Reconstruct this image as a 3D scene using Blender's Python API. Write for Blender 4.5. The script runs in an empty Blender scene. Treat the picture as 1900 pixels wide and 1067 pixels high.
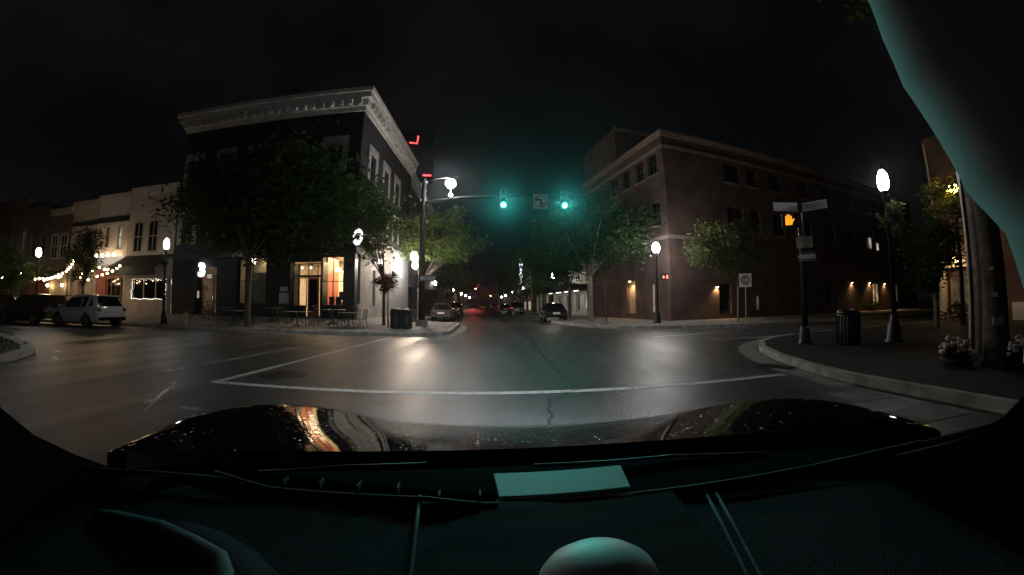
import bpy, math, random
from mathutils import Vector, Matrix
R=math.radians; PI=math.pi
random.seed(7)
sc=bpy.context.scene
COL=sc.collection
H=1.3

# ------------------------------------------------------------------ materials
def mat(name, col, rough=.7, metal=0, var=.0, scale=4., bump=0., bscale=30., spec=.5, emit=None, estr=0, alpha_glass=0, col2=None, detail=5, coat=0):
    m=bpy.data.materials.new(name); m.use_nodes=True
    nt=m.node_tree; b=nt.nodes['Principled BSDF']
    b.inputs['Base Color'].default_value=(*col,1); b.inputs['Roughness'].default_value=rough
    b.inputs['Metallic'].default_value=metal; b.inputs['Specular IOR Level'].default_value=spec
    b.inputs['Coat Weight'].default_value=coat
    if emit: b.inputs['Emission Color'].default_value=(*emit,1); b.inputs['Emission Strength'].default_value=estr
    if var or col2:
        tc=nt.nodes.new('ShaderNodeTexCoord'); n=nt.nodes.new('ShaderNodeTexNoise'); n.inputs['Scale'].default_value=scale; n.inputs['Detail'].default_value=detail
        nt.links.new(tc.outputs['Object'],n.inputs['Vector'])
        cr=nt.nodes.new('ShaderNodeValToRGB')
        a=col2 or tuple(max(0,c*(1-var)) for c in col); c2=col if col2 else tuple(min(1,c*(1+var)) for c in col)
        cr.color_ramp.elements[0].position=.35; cr.color_ramp.elements[1].position=.65
        cr.color_ramp.elements[0].color=(*a,1); cr.color_ramp.elements[1].color=(*c2,1)
        nt.links.new(n.outputs['Fac'],cr.inputs['Fac']); nt.links.new(cr.outputs['Color'],b.inputs['Base Color'])
    if bump:
        tc=nt.nodes.new('ShaderNodeTexCoord'); n=nt.nodes.new('ShaderNodeTexNoise'); n.inputs['Scale'].default_value=bscale; n.inputs['Detail'].default_value=4
        nt.links.new(tc.outputs['Object'],n.inputs['Vector'])
        bp=nt.nodes.new('ShaderNodeBump'); bp.inputs['Strength'].default_value=bump; bp.inputs['Distance'].default_value=.02
        nt.links.new(n.outputs['Fac'],bp.inputs['Height']); nt.links.new(bp.outputs['Normal'],b.inputs['Normal'])
    return m

def emis(name, col, s):
    m=bpy.data.materials.new(name); m.use_nodes=True; nt=m.node_tree; nt.nodes.clear()
    e=nt.nodes.new('ShaderNodeEmission'); e.inputs[0].default_value=(*col,1); e.inputs[1].default_value=s
    o=nt.nodes.new('ShaderNodeOutputMaterial'); nt.links.new(e.outputs[0],o.inputs[0]); return m

def lit_window(name, col, s):
    """a lit curtain or blind seen through a window, uneven"""
    m=bpy.data.materials.new(name); m.use_nodes=True; nt=m.node_tree; nt.nodes.clear()
    tc=nt.nodes.new('ShaderNodeTexCoord'); n=nt.nodes.new('ShaderNodeTexNoise'); n.inputs['Scale'].default_value=1.7; n.inputs['Detail'].default_value=3
    nt.links.new(tc.outputs['Object'],n.inputs['Vector'])
    mr=nt.nodes.new('ShaderNodeMapRange'); mr.inputs[1].default_value=.3; mr.inputs[2].default_value=.7; mr.inputs[3].default_value=s*.25; mr.inputs[4].default_value=s*1.4
    nt.links.new(n.outputs['Fac'],mr.inputs[0])
    e=nt.nodes.new('ShaderNodeEmission'); e.inputs[0].default_value=(*col,1); nt.links.new(mr.outputs[0],e.inputs[1])
    o=nt.nodes.new('ShaderNodeOutputMaterial'); nt.links.new(e.outputs[0],o.inputs[0]); return m

def glass_clear(name):
    m=bpy.data.materials.new(name); m.use_nodes=True; nt=m.node_tree; nt.nodes.clear()
    t=nt.nodes.new('ShaderNodeBsdfTransparent'); t.inputs[0].default_value=(.9,.92,.9,1)
    g=nt.nodes.new('ShaderNodeBsdfGlossy'); g.inputs['Roughness'].default_value=.03
    f=nt.nodes.new('ShaderNodeFresnel'); f.inputs[0].default_value=1.45
    mx=nt.nodes.new('ShaderNodeMixShader'); o=nt.nodes.new('ShaderNodeOutputMaterial')
    nt.links.new(f.outputs[0],mx.inputs[0]); nt.links.new(t.outputs[0],mx.inputs[1]); nt.links.new(g.outputs[0],mx.inputs[2]); nt.links.new(mx.outputs[0],o.inputs[0]); return m

def brick(name, c1, c2, mort, scale=1.0, rough=.85):
    m=bpy.data.materials.new(name); m.use_nodes=True; nt=m.node_tree; b=nt.nodes['Principled BSDF']; b.inputs['Roughness'].default_value=rough
    tc=nt.nodes.new('ShaderNodeTexCoord'); sx=nt.nodes.new('ShaderNodeSeparateXYZ'); cx=nt.nodes.new('ShaderNodeCombineXYZ'); ad=nt.nodes.new('ShaderNodeMath'); ad.operation='ADD'
    nt.links.new(tc.outputs['Object'],sx.inputs[0]); nt.links.new(sx.outputs[0],ad.inputs[0]); nt.links.new(sx.outputs[1],ad.inputs[1])
    nt.links.new(ad.outputs[0],cx.inputs[0]); nt.links.new(sx.outputs[2],cx.inputs[1])
    br=nt.nodes.new('ShaderNodeTexBrick'); nt.links.new(cx.outputs[0],br.inputs['Vector'])
    br.inputs['Color1'].default_value=(*c1,1); br.inputs['Color2'].default_value=(*c2,1); br.inputs['Mortar'].default_value=(*mort,1)
    br.inputs['Scale'].default_value=scale; br.inputs['Brick Width'].default_value=.22; br.inputs['Row Height'].default_value=.075; br.inputs['Mortar Size'].default_value=.008
    n=nt.nodes.new('ShaderNodeTexNoise'); n.inputs['Scale'].default_value=.8; n.inputs['Detail'].default_value=6; nt.links.new(tc.outputs['Object'],n.inputs['Vector'])
    mr=nt.nodes.new('ShaderNodeMapRange'); mr.inputs[1].default_value=.3; mr.inputs[2].default_value=.7; mr.inputs[3].default_value=.5; mr.inputs[4].default_value=1.45; nt.links.new(n.outputs['Fac'],mr.inputs[0])
    mx=nt.nodes.new('ShaderNodeVectorMath'); mx.operation='SCALE'; nt.links.new(br.outputs['Color'],mx.inputs[0]); nt.links.new(mr.outputs[0],mx.inputs['Scale'])
    nt.links.new(mx.outputs[0],b.inputs['Base Color'])
    bp=nt.nodes.new('ShaderNodeBump'); bp.inputs['Strength'].default_value=.5; bp.inputs['Distance'].default_value=.01
    nt.links.new(br.outputs['Fac'],bp.inputs['Height']); bp.invert=True; nt.links.new(bp.outputs['Normal'],b.inputs['Normal'])
    return m

def asphalt():
    m=bpy.data.materials.new('asphalt'); m.use_nodes=True; nt=m.node_tree; b=nt.nodes['Principled BSDF']; L=nt.links.new
    tc=nt.nodes.new('ShaderNodeTexCoord')
    n1=nt.nodes.new('ShaderNodeTexNoise'); n1.inputs['Scale'].default_value=.35; n1.inputs['Detail'].default_value=7; n1.inputs['Roughness'].default_value=.65
    n2=nt.nodes.new('ShaderNodeTexNoise'); n2.inputs['Scale'].default_value=45; n2.inputs['Detail'].default_value=3
    mp=nt.nodes.new('ShaderNodeMapping'); mp.inputs['Scale'].default_value=(1.1,.09,1)   # tyre polish along the driving direction
    n3=nt.nodes.new('ShaderNodeTexNoise'); n3.inputs['Scale'].default_value=1.3; n3.inputs['Detail'].default_value=3
    L(tc.outputs['Object'],n1.inputs[0]); L(tc.outputs['Object'],n2.inputs[0]); L(tc.outputs['Object'],mp.inputs[0]); L(mp.outputs[0],n3.inputs[0])
    cr=nt.nodes.new('ShaderNodeValToRGB'); cr.color_ramp.elements[0].position=.3; cr.color_ramp.elements[1].position=.72
    cr.color_ramp.elements[0].color=(.020,.021,.022,1); cr.color_ramp.elements[1].color=(.080,.081,.081,1)
    mx=nt.nodes.new('ShaderNodeMix'); mx.inputs['Factor'].default_value=.35
    L(n1.outputs['Fac'],mx.inputs['A']); L(n2.outputs['Fac'],mx.inputs['B']); L(mx.outputs['Result'],cr.inputs[0]); L(cr.outputs[0],b.inputs['Base Color'])
    ad=nt.nodes.new('ShaderNodeMath'); ad.operation='ADD'; L(n1.outputs['Fac'],ad.inputs[0]); L(n3.outputs['Fac'],ad.inputs[1])
    mr=nt.nodes.new('ShaderNodeMapRange'); mr.inputs[1].default_value=.7; mr.inputs[2].default_value=1.3; mr.inputs[3].default_value=.31; mr.inputs[4].default_value=.56
    L(ad.outputs[0],mr.inputs[0]); L(mr.outputs[0],b.inputs['Roughness'])
    bp=nt.nodes.new('ShaderNodeBump'); bp.inputs['Strength'].default_value=.55; bp.inputs['Distance'].default_value=.012; L(n2.outputs['Fac'],bp.inputs['Height']); L(bp.outputs[0],b.inputs['Normal'])
    return m

def paving(name,c,tile=1.5,rough=.75):
    m=bpy.data.materials.new(name); m.use_nodes=True; nt=m.node_tree; b=nt.nodes['Principled BSDF']; L=nt.links.new; b.inputs['Roughness'].default_value=rough; b.inputs['Specular IOR Level'].default_value=.18
    tc=nt.nodes.new('ShaderNodeTexCoord'); br=nt.nodes.new('ShaderNodeTexBrick'); L(tc.outputs['Object'],br.inputs['Vector']); br.offset=0
    br.inputs['Scale'].default_value=1; br.inputs['Brick Width'].default_value=tile; br.inputs['Row Height'].default_value=tile; br.inputs['Mortar Size'].default_value=.012
    br.inputs['Color1'].default_value=(*c,1); br.inputs['Color2'].default_value=(*[x*.85 for x in c],1); br.inputs['Mortar'].default_value=(*[x*.35 for x in c],1)
    n=nt.nodes.new('ShaderNodeTexNoise'); n.inputs['Scale'].default_value=1.1; n.inputs['Detail'].default_value=8; n.inputs['Roughness'].default_value=.7; L(tc.outputs['Object'],n.inputs[0])
    mr=nt.nodes.new('ShaderNodeMapRange'); mr.inputs[1].default_value=.3; mr.inputs[2].default_value=.7; mr.inputs[3].default_value=.55; mr.inputs[4].default_value=1.25; L(n.outputs['Fac'],mr.inputs[0])
    mx=nt.nodes.new('ShaderNodeVectorMath'); mx.operation='SCALE'; L(br.outputs['Color'],mx.inputs[0]); L(mr.outputs[0],mx.inputs['Scale']); L(mx.outputs[0],b.inputs['Base Color'])
    return m

def leafmat(name,c):
    m=bpy.data.materials.new(name); m.use_nodes=True; nt=m.node_tree; nt.nodes.clear(); L=nt.links.new
    tc=nt.nodes.new('ShaderNodeTexCoord'); n=nt.nodes.new('ShaderNodeTexNoise'); n.inputs['Scale'].default_value=1.6; n.inputs['Detail'].default_value=4; L(tc.outputs['Object'],n.inputs[0])
    cr=nt.nodes.new('ShaderNodeValToRGB'); cr.color_ramp.elements[0].position=.35; cr.color_ramp.elements[1].position=.7
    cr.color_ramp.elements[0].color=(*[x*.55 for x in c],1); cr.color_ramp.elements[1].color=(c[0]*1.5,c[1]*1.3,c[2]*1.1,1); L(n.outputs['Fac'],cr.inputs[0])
    d=nt.nodes.new('ShaderNodeBsdfDiffuse'); t=nt.nodes.new('ShaderNodeBsdfTranslucent'); L(cr.outputs[0],d.inputs[0]); L(cr.outputs[0],t.inputs[0])
    mx=nt.nodes.new('ShaderNodeMixShader'); mx.inputs[0].default_value=.35; L(d.outputs[0],mx.inputs[1]); L(t.outputs[0],mx.inputs[2])
    o=nt.nodes.new('ShaderNodeOutputMaterial'); L(mx.outputs[0],o.inputs[0]); return m

M={}
M['asphalt']=asphalt()
M['concrete']=paving('concrete_paving',(.27,.26,.24))
M['kerb']=mat('kerb_stone',(.34,.33,.30),.8,var=.35,scale=3,bump=.3)
M['gutter']=mat('gutter_concrete',(.20,.195,.18),.8,var=.35,scale=2,bump=.3)
M['paver']=brick('brick_paving',(.16,.075,.05),(.12,.06,.045),(.06,.055,.05))
M['grass']=mat('lawn',(.03,.055,.018),.9,var=.5,scale=3)
M['blade']=leafmat('grass_blade',(.03,.07,.018))
M['paint']=mat('road_paint',(.74,.74,.73),.6,col2=(.40,.40,.40),scale=9,detail=10)
M['wornpaint']=mat('worn_road_paint',(.45,.45,.43),.65,col2=(.08,.08,.08),scale=6,detail=9)
M['tar']=mat('tar_seam',(.012,.012,.013),.35)
M['iron']=mat('cast_iron',(.03,.028,.026),.5,metal=.6,bump=.4,bscale=40)
M['black']=mat('black_painted_metal',(.012,.012,.013),.42,var=.2,scale=9)
M['darkmetal']=mat('dark_metal',(.03,.03,.032),.45,metal=.5,var=.3)
M['polepaint']=mat('dark_weathered_pole_paint',(.010,.010,.010),.75,spec=.2,var=.3)
M['galv']=mat('galvanised_steel',(.33,.34,.34),.42,metal=.8,var=.2,scale=6)
M['signwhite']=mat('sign_white',(.72,.72,.70),.45,var=.08,scale=12)
M['signgrey']=mat('sign_back_aluminium',(.42,.41,.38),.45,metal=.35,var=.15)
M['signblack']=mat('sign_black',(.012,.012,.012),.5)
M['signred']=mat('sign_red',(.30,.07,.07),.5)
M['streetname']=mat('street_name_face',(.90,.85,.87),.5,var=.1,scale=14)
M['streettext']=mat('street_name_letters',(.30,.25,.28),.5)
M['brickA']=brick('black_painted_brick',(.017,.017,.018),(.013,.013,.014),(.011,.011,.012))
M['greyA']=mat('grey_painted_wall',(.23,.22,.215),.75,var=.2,scale=1.5,bump=.2)
M['cream']=mat('cream_cornice',(.46,.44,.405),.7,var=.16,scale=2.2,bump=.2)
M['trimA']=mat('window_surround',(.25,.245,.235),.7,var=.15)
M['blackwood']=mat('black_shopfront_wood',(.014,.014,.015),.38,var=.3)
M['brickB']=brick('red_brick',(.092,.045,.035),(.070,.035,.027),(.066,.053,.045))
M['bandB']=mat('brown_stone_band',(.20,.145,.11),.8,var=.2,scale=2)
M['glassdark']=mat('dark_window_glass',(.008,.009,.010),.06,spec=.6)
M['glass']=glass_clear('clear_glass')
M['frame']=mat('dark_window_frame',(.03,.028,.026),.5)
M['frame_w']=mat('white_window_frame',(.45,.44,.42),.55)
M['render1']=mat('pale_painted_brick',(.36,.32,.28),.8,var=.15,scale=1.4,bump=.3,bscale=14)
M['render2']=mat('white_painted_brick',(.42,.38,.36),.8,var=.15,scale=1.6,bump=.3,bscale=14)
M['render3']=mat('buff_brick',(.33,.29,.25),.8,var=.15,scale=1.2,bump=.3,bscale=14)
M['brick4']=brick('dark_red_brick',(.10,.05,.042),(.08,.042,.036),(.07,.06,.055))
M['brick5']=brick('brown_grey_brick',(.075,.062,.06),(.06,.05,.05),(.05,.045,.045))
M['brick6']=brick('tan_brick',(.17,.12,.085),(.14,.10,.07),(.10,.085,.07))
M['red_shop']=mat('terracotta_shopfront',(.30,.09,.05),.6,var=.2)
M['buff_shop']=mat('buff_shopfront',(.36,.30,.22),.65,var=.15)
M['awning']=mat('dark_green_awning',(.005,.011,.010),.9,var=.3)
M['roofdark']=mat('dark_roof',(.018,.018,.018),.85)
M['whitewall']=mat('white_wall',(.52,.50,.46),.7,var=.15)
M['pinkbrick']=brick('pinkish_brick',(.26,.14,.10),(.22,.12,.09),(.18,.15,.13))
M['bark']=mat('bark',(.075,.06,.045),.9,var=.4,scale=6,bump=.6,bscale=18)
M['barkpale']=mat('pale_bark',(.13,.11,.085),.9,var=.35,scale=6,bump=.6,bscale=18)
M['leaf']=leafmat('leaf_dark',(.045,.082,.028))
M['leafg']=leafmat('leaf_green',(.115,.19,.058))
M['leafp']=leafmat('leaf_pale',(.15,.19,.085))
M['leafr']=leafmat('leaf_reddish',(.11,.035,.022))
M['flower']=mat('white_petal',(.62,.58,.58),.7,var=.1)
M['pot']=mat('dark_pot',(.03,.028,.026),.7)
M['wood']=mat('weathered_timber_pole',(.50,.43,.36),.85,var=.35,scale=5,bump=.5,bscale=25)
M['hydrant']=mat('pale_hydrant_paint',(.42,.36,.20),.5,var=.2)
M['rubber']=mat('tyre_rubber',(.012,.012,.012),.8)
M['rim']=mat('alloy_rim',(.30,.30,.31),.35,metal=.8)
M['chrome']=mat('bright_trim',(.6,.6,.6),.2,metal=1)
M['carwhite']=mat('white_car_paint',(.62,.63,.64),.25,coat=1,var=.03)
M['carblack']=mat('black_car_paint',(.010,.010,.012),.22,coat=1)
M['cargrey']=mat('dark_grey_car_paint',(.05,.05,.054),.28,coat=1)
M['carred']=mat('dark_maroon_car_paint',(.045,.014,.014),.25,coat=1)
M['carglass']=mat('tinted_car_glass',(.006,.007,.008),.05,spec=.7)
M['tail']=mat('tail_lamp_red',(.10,.012,.012),.2,coat=1)
M['head']=mat('headlamp_lens',(.45,.46,.47),.1,coat=1)
M['plate']=mat('number_plate',(.72,.72,.70),.35)
M['tabletop']=mat('patio_table_top',(.20,.17,.14),.4,var=.25)
M['globe']=emis('lamp_globe_glow',(1,.96,.92),240)
M['globe_mast']=emis('mast_lamp_glow',(.96,.98,1),360)
M['globe_assumed']=emis('assumed_lamp_glow',(.95,.98,1),62)
M['globe_warm']=emis('warm_lamp_glow',(1,.74,.52),330)
M['globe_left']=emis('left_lamp_glow',(1,.95,.90),40)
M['globe_cool']=emis('lamp_globe_cool_glow',(.97,.98,1),50)
M['globe_far']=emis('far_lamp_glow',(1,.92,.78),60)
M['bulb']=emis('string_bulb_glow',(1,.66,.34),48)
M['fairy']=emis('fairy_light_glow',(1,.88,.75),9)
M['green_on']=emis('green_signal_glow',(.04,1,.72),40)
M['red_on']=emis('red_signal_glow',(1,.09,.05),800)
M['amber_on']=emis('amber_hand_glow',(1,.24,.012),2.0)
M['pinkred_on']=emis('red_digit_glow',(1,.30,.22),1.7)
M['lens_off']=mat('unlit_signal_lens',(.03,.01,.01),.2)
M['sconce']=emis('sconce_glow',(1,.62,.28),45)
M['sodium']=emis('yellow_lamp_glow',(1,.62,.10),110)
M['white_on']=emis('white_sign_glow',(.95,.97,1),3.2)
M['oval_on']=emis('oval_sign_glow',(.92,.95,1),2.2)
M['emblem']=emis('grey_emblem_backlit',(.9,.95,1),.22)
M['neonred']=emis('red_neon_glow',(1,.07,.08),3)
M['neonpink']=emis('pink_neon_glow',(1,.35,.75),2.5)
M['neonred2']=emis('red_open_glow',(1,.3,.15),1.2)
M['marq_on']=emis('marquee_letter_glow',(.85,.92,1),2.2)
M['door_on']=emis('lit_doorway_glow',(1,.95,.85),1.8)
M['win_warm']=lit_window('warm_lit_window',(1,.66,.34),.45)
M['win_pale']=lit_window('pale_lit_window',(1,.88,.68),.42)
M['win_dim']=lit_window('dim_lit_window',(1,.70,.38),.07)
M['room']=mat('shop_wall',(.66,.58,.47),.8,var=.15)
M['roomfloor']=mat('shop_floor',(.20,.15,.11),.5,var=.2)
M['counter']=mat('shop_counter',(.16,.08,.04),.5,var=.2)
M['shade']=emis('shop_lamp_shade',(1,.80,.50),7)
M['hood']=mat('gloss_black_bonnet',(.004,.004,.005),.045,spec=.32,bump=.012,bscale=40)
M['plastic']=mat('black_trim_plastic',(.004,.004,.005),.95,spec=.02)
M['frit']=mat('black_ceramic_border',(.003,.003,.003),.8,spec=.1)
M['dash']=mat('dark_dashboard_plastic',(.030,.020,.026),.8,spec=.06,bump=.35,bscale=350,var=.12,scale=9)
M['dashridge']=mat('dashboard_ridge_plastic',(.06,.058,.066),.7,spec=.15,bump=.2,bscale=350)
M['bezel']=mat('grey_bezel_plastic',(.22,.22,.22),.7,var=.1)
M['pillar']=mat('grey_pillar_fabric',(.12,.123,.127),.85,bump=.10,bscale=260,var=.06)
M['card']=mat('pale_paper_card',(.60,.64,.64),.6)
M['pod']=mat('grey_soft_plastic',(.36,.36,.36),.5,bump=.05)

def wet_paint(m):
    # rain drops standing on the polished bonnet
    nt=m.node_tree; L=nt.links.new; b=nt.nodes['Principled BSDF']
    tc=nt.nodes.new('ShaderNodeTexCoord'); v=nt.nodes.new('ShaderNodeTexVoronoi'); v.inputs['Scale'].default_value=62; L(tc.outputs['Object'],v.inputs['Vector'])
    mr=nt.nodes.new('ShaderNodeMapRange'); mr.interpolation_type='SMOOTHSTEP'; mr.inputs[1].default_value=.34; mr.inputs[2].default_value=.05; mr.inputs[3].default_value=0; mr.inputs[4].default_value=1; L(v.outputs['Distance'],mr.inputs[0])
    sp=nt.nodes.new('ShaderNodeSeparateColor'); L(v.outputs['Color'],sp.inputs[0]); gt=nt.nodes.new('ShaderNodeMath'); gt.operation='GREATER_THAN'; gt.inputs[1].default_value=.62; L(sp.outputs[0],gt.inputs[0])
    mu=nt.nodes.new('ShaderNodeMath'); mu.operation='MULTIPLY'; L(mr.outputs[0],mu.inputs[0]); L(gt.outputs[0],mu.inputs[1])
    bp=nt.nodes.new('ShaderNodeBump'); bp.inputs['Strength'].default_value=.55; bp.inputs['Distance'].default_value=.004; L(mu.outputs[0],bp.inputs['Height'])
    old=b.inputs['Normal'].links[0].from_node; L(old.outputs[0],bp.inputs['Normal']); L(bp.outputs[0],b.inputs['Normal'])
wet_paint(M['hood'])
def grille_mat():
    m=bpy.data.materials.new('perforated_speaker_grille'); m.use_nodes=True; nt=m.node_tree; b=nt.nodes['Principled BSDF']; L=nt.links.new; b.inputs['Roughness'].default_value=.85; b.inputs['Specular IOR Level'].default_value=.05
    tc=nt.nodes.new('ShaderNodeTexCoord'); v=nt.nodes.new('ShaderNodeTexVoronoi'); v.inputs['Scale'].default_value=150; v.inputs['Randomness'].default_value=0; L(tc.outputs['Object'],v.inputs['Vector'])
    cr=nt.nodes.new('ShaderNodeValToRGB'); cr.color_ramp.elements[0].position=.25; cr.color_ramp.elements[1].position=.4
    cr.color_ramp.elements[0].color=(.004,.004,.004,1); cr.color_ramp.elements[1].color=(.034,.024,.029,1); L(v.outputs['Distance'],cr.inputs[0]); L(cr.outputs[0],b.inputs['Base Color']); return m
M['grille']=grille_mat()

# ------------------------------------------------------------------ mesh builder
class MB:
    def __init__(s,T=(0,0,0,0)): s.v=[]; s.f=[]; s.setT(T)
    def setT(s,T): s.ox,s.oy,s.oz,a=T; s.c=math.cos(a); s.s=math.sin(a); return s
    def add(s,vs,fs):
        k=len(s.v)
        s.v+=[(s.ox+x*s.c-y*s.s, s.oy+x*s.s+y*s.c, s.oz+z) for x,y,z in vs]; s.f+=[tuple(i+k for i in f) for f in fs]; return s
    def box(s,x0,y0,z0,x1,y1,z1,b=0):
        x0,x1=sorted((x0,x1)); y0,y1=sorted((y0,y1)); z0,z1=sorted((z0,z1))
        vs=[(x0,y0,z0),(x1,y0,z0),(x1,y1,z0),(x0,y1,z0),(x0+b,y0+b,z1),(x1-b,y0+b,z1),(x1-b,y1-b,z1),(x0+b,y1-b,z1)]
        return s.add(vs,[(0,3,2,1),(4,5,6,7),(0,1,5,4),(1,2,6,5),(2,3,7,6),(3,0,4,7)])
    def tube(s,P,r,n=8,cap=True):
        P=[Vector(p) for p in P]; rs=r if isinstance(r,(list,tuple)) else [r]*len(P)
        vs=[];fs=[];pu=None
        for i,p in enumerate(P):
            t=(P[min(i+1,len(P)-1)]-P[max(i-1,0)]).normalized()
            if pu is None: pu=t.orthogonal().normalized()
            u=(pu-t*pu.dot(t)); u=u.normalized() if u.length>1e-6 else t.orthogonal().normalized(); pu=u; w=t.cross(u)
            for k in range(n):
                a=2*PI*k/n; q=p+(u*math.cos(a)+w*math.sin(a))*rs[i]; vs.append(tuple(q))
        for i in range(len(P)-1):
            for k in range(n): fs.append((i*n+k,i*n+(k+1)%n,(i+1)*n+(k+1)%n,(i+1)*n+k))
        if cap: fs.append(tuple(range(n-1,-1,-1))); fs.append(tuple((len(P)-1)*n+k for k in range(n)))
        return s.add(vs,fs)
    def lathe(s,prof,c=(0,0,0),n=16,ax='z'):
        vs=[];fs=[]
        for r,h in prof:
            for k in range(n):
                a=2*PI*k/n; x,y=r*math.cos(a),r*math.sin(a)
                q=(x,y,h) if ax=='z' else ((h,x,y) if ax=='x' else (x,h,y)); vs.append((c[0]+q[0],c[1]+q[1],c[2]+q[2]))
        for i in range(len(prof)-1):
            for k in range(n): fs.append((i*n+k,i*n+(k+1)%n,(i+1)*n+(k+1)%n,(i+1)*n+k))
        fs.append(tuple(range(n-1,-1,-1))); fs.append(tuple((len(prof)-1)*n+k for k in range(n)))
        return s.add(vs,fs)
    def ball(s,c,r,n=12,sz=1):
        pr=[(max(1e-3,r*math.sin(PI*i/(n//2+2))),-r*sz*math.cos(PI*i/(n//2+2))) for i in range(n//2+3)]
        return s.lathe(pr,c,n)
    def prism(s,poly,z0,z1):
        n=len(poly); g=lambda z,x,y:z(x,y) if callable(z) else z
        vs=[(x,y,g(z0,x,y)) for x,y in poly]+[(x,y,g(z1,x,y)) for x,y in poly]
        return s.add(vs,[tuple(range(n-1,-1,-1)),tuple(range(n,2*n))]+[(i,(i+1)%n,n+(i+1)%n,n+i) for i in range(n)])
    def prismy(s,poly,y0,y1):
        """polygon in x,z extruded along y"""
        n=len(poly); vs=[(x,y0,z) for x,z in poly]+[(x,y1,z) for x,z in poly]
        return s.add(vs,[tuple(range(n)),tuple(range(2*n-1,n-1,-1))]+[(i,n+i,n+(i+1)%n,(i+1)%n) for i in range(n)])
    def prismx(s,poly,x0,x1):
        n=len(poly); vs=[(x0,y,z) for y,z in poly]+[(x1,y,z) for y,z in poly]
        return s.add(vs,[tuple(range(n)),tuple(range(2*n-1,n-1,-1))]+[(i,n+i,n+(i+1)%n,(i+1)%n) for i in range(n)])
    def grid(s,rows):
        m=len(rows[0]); vs=[p for r in rows for p in r]
        return s.add(vs,[(i*m+j,i*m+j+1,(i+1)*m+j+1,(i+1)*m+j) for i in range(len(rows)-1) for j in range(m-1)])
    def sheet(s,poly,z):
        return s.add([(x,y,z) for x,y in poly],[tuple(range(len(poly)))])
    def build(s,name,m,parent=None,smooth=False,loc=None):
        me=bpy.data.meshes.new(name); me.from_pydata(s.v,[],s.f); me.update()
        if smooth: me.shade_smooth()
        o=bpy.data.objects.new(name,me); COL.objects.link(o); me.materials.append(M[m] if isinstance(m,str) else m)
        if parent: o.parent=parent
        if loc: o.location=loc
        return o
def bev(o,w=.02,seg=2):
    md=o.modifiers.new('bevel','BEVEL'); md.width=w; md.segments=seg; md.limit_method='ANGLE'; return o
def tag(o,label=None,cat=None,group=None,kind=None):
    if label: o['label']=label
    if cat: o['category']=cat
    if group: o['group']=group
    if kind: o['kind']=kind
    return o
def thing(name,label,cat,loc=(0,0,0),rz=0,group=None):
    o=bpy.data.objects.new(name,None); COL.objects.link(o); o.location=loc; o.rotation_euler=(0,0,rz); o.empty_display_size=.2
    return tag(o,label,cat,group)
def dup(root,loc,rz,label,group=None,scale=None):
    r=root.copy(); COL.objects.link(r); r.location=loc; r.rotation_euler=(0,0,rz); r['label']=label
    if group: r['group']=group
    if scale: r.scale=(scale,)*3
    for ch in list(root.children):
        c=ch.copy(); COL.objects.link(c); c.parent=r
        for g in ch.children:
            d=g.copy(); COL.objects.link(d); d.parent=c
    return r
def text(name,s,size,m,parent,loc,rot,ext=.004,off=0,align='CENTER'):
    cu=bpy.data.curves.new(name,'FONT'); cu.body=s; cu.size=size; cu.extrude=ext; cu.offset=off; cu.align_x=align; cu.align_y='CENTER'; cu.resolution_u=4
    t=bpy.data.objects.new(name,cu); COL.objects.link(t)
    dg=bpy.context.evaluated_depsgraph_get(); me=bpy.data.meshes.new_from_object(t.evaluated_get(dg)); bpy.data.objects.remove(t)
    o=bpy.data.objects.new(name,me); COL.objects.link(o); me.materials.clear(); me.materials.append(M[m]); o.parent=parent; o.location=loc; o.rotation_euler=rot; return o
def light(name,kind,loc,e,col=(1,1,1),rot=(0,0,0),size=.2,size_y=None,spot=None,blend=.5,parent=None):
    l=bpy.data.lights.new(name,kind); l.energy=e; l.color=col
    if kind=='AREA':
        l.size=size
        if size_y: l.shape='RECTANGLE'; l.size_y=size_y
    elif kind=='SPOT': l.spot_size=spot; l.spot_blend=blend; l.shadow_soft_size=size
    else: l.shadow_soft_size=size
    o=bpy.data.objects.new(name,l); COL.objects.link(o); o.location=loc; o.rotation_euler=rot
    if parent: o.parent=parent
    return o
def aim(o,to):
    d=Vector(to)-o.location; o.rotation_euler=d.to_track_quat('-Z','Y').to_euler()

# ------------------------------------------------------------------ camera (wide fisheye dash camera lens)
cam=bpy.data.cameras.new('dash_camera'); co=bpy.data.objects.new('dash_camera',cam); COL.objects.link(co); sc.camera=co
cam.type='PANO'; cam.panorama_type='FISHEYE_LENS_POLYNOMIAL'
cam.sensor_width=36; cam.sensor_fit='HORIZONTAL'; cam.fisheye_fov=PI*1.2
f=680*36/1900
cam.fisheye_polynomial_k0=0; cam.fisheye_polynomial_k1=-1/f; cam.fisheye_polynomial_k2=0; cam.fisheye_polynomial_k3=.0833/f**3; cam.fisheye_polynomial_k4=0
cam.clip_start=.02; cam.clip_end=2000
PIT,YAW,ROL=.047,.077,.004
co.matrix_world=Matrix.Translation((0,0,H))@Matrix.Rotation(-YAW,4,'Z')@Matrix.Rotation(PIT,4,'X')@Matrix.Rotation(ROL,4,'Y')@Matrix.Rotation(PI/2,4,'X')

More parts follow.
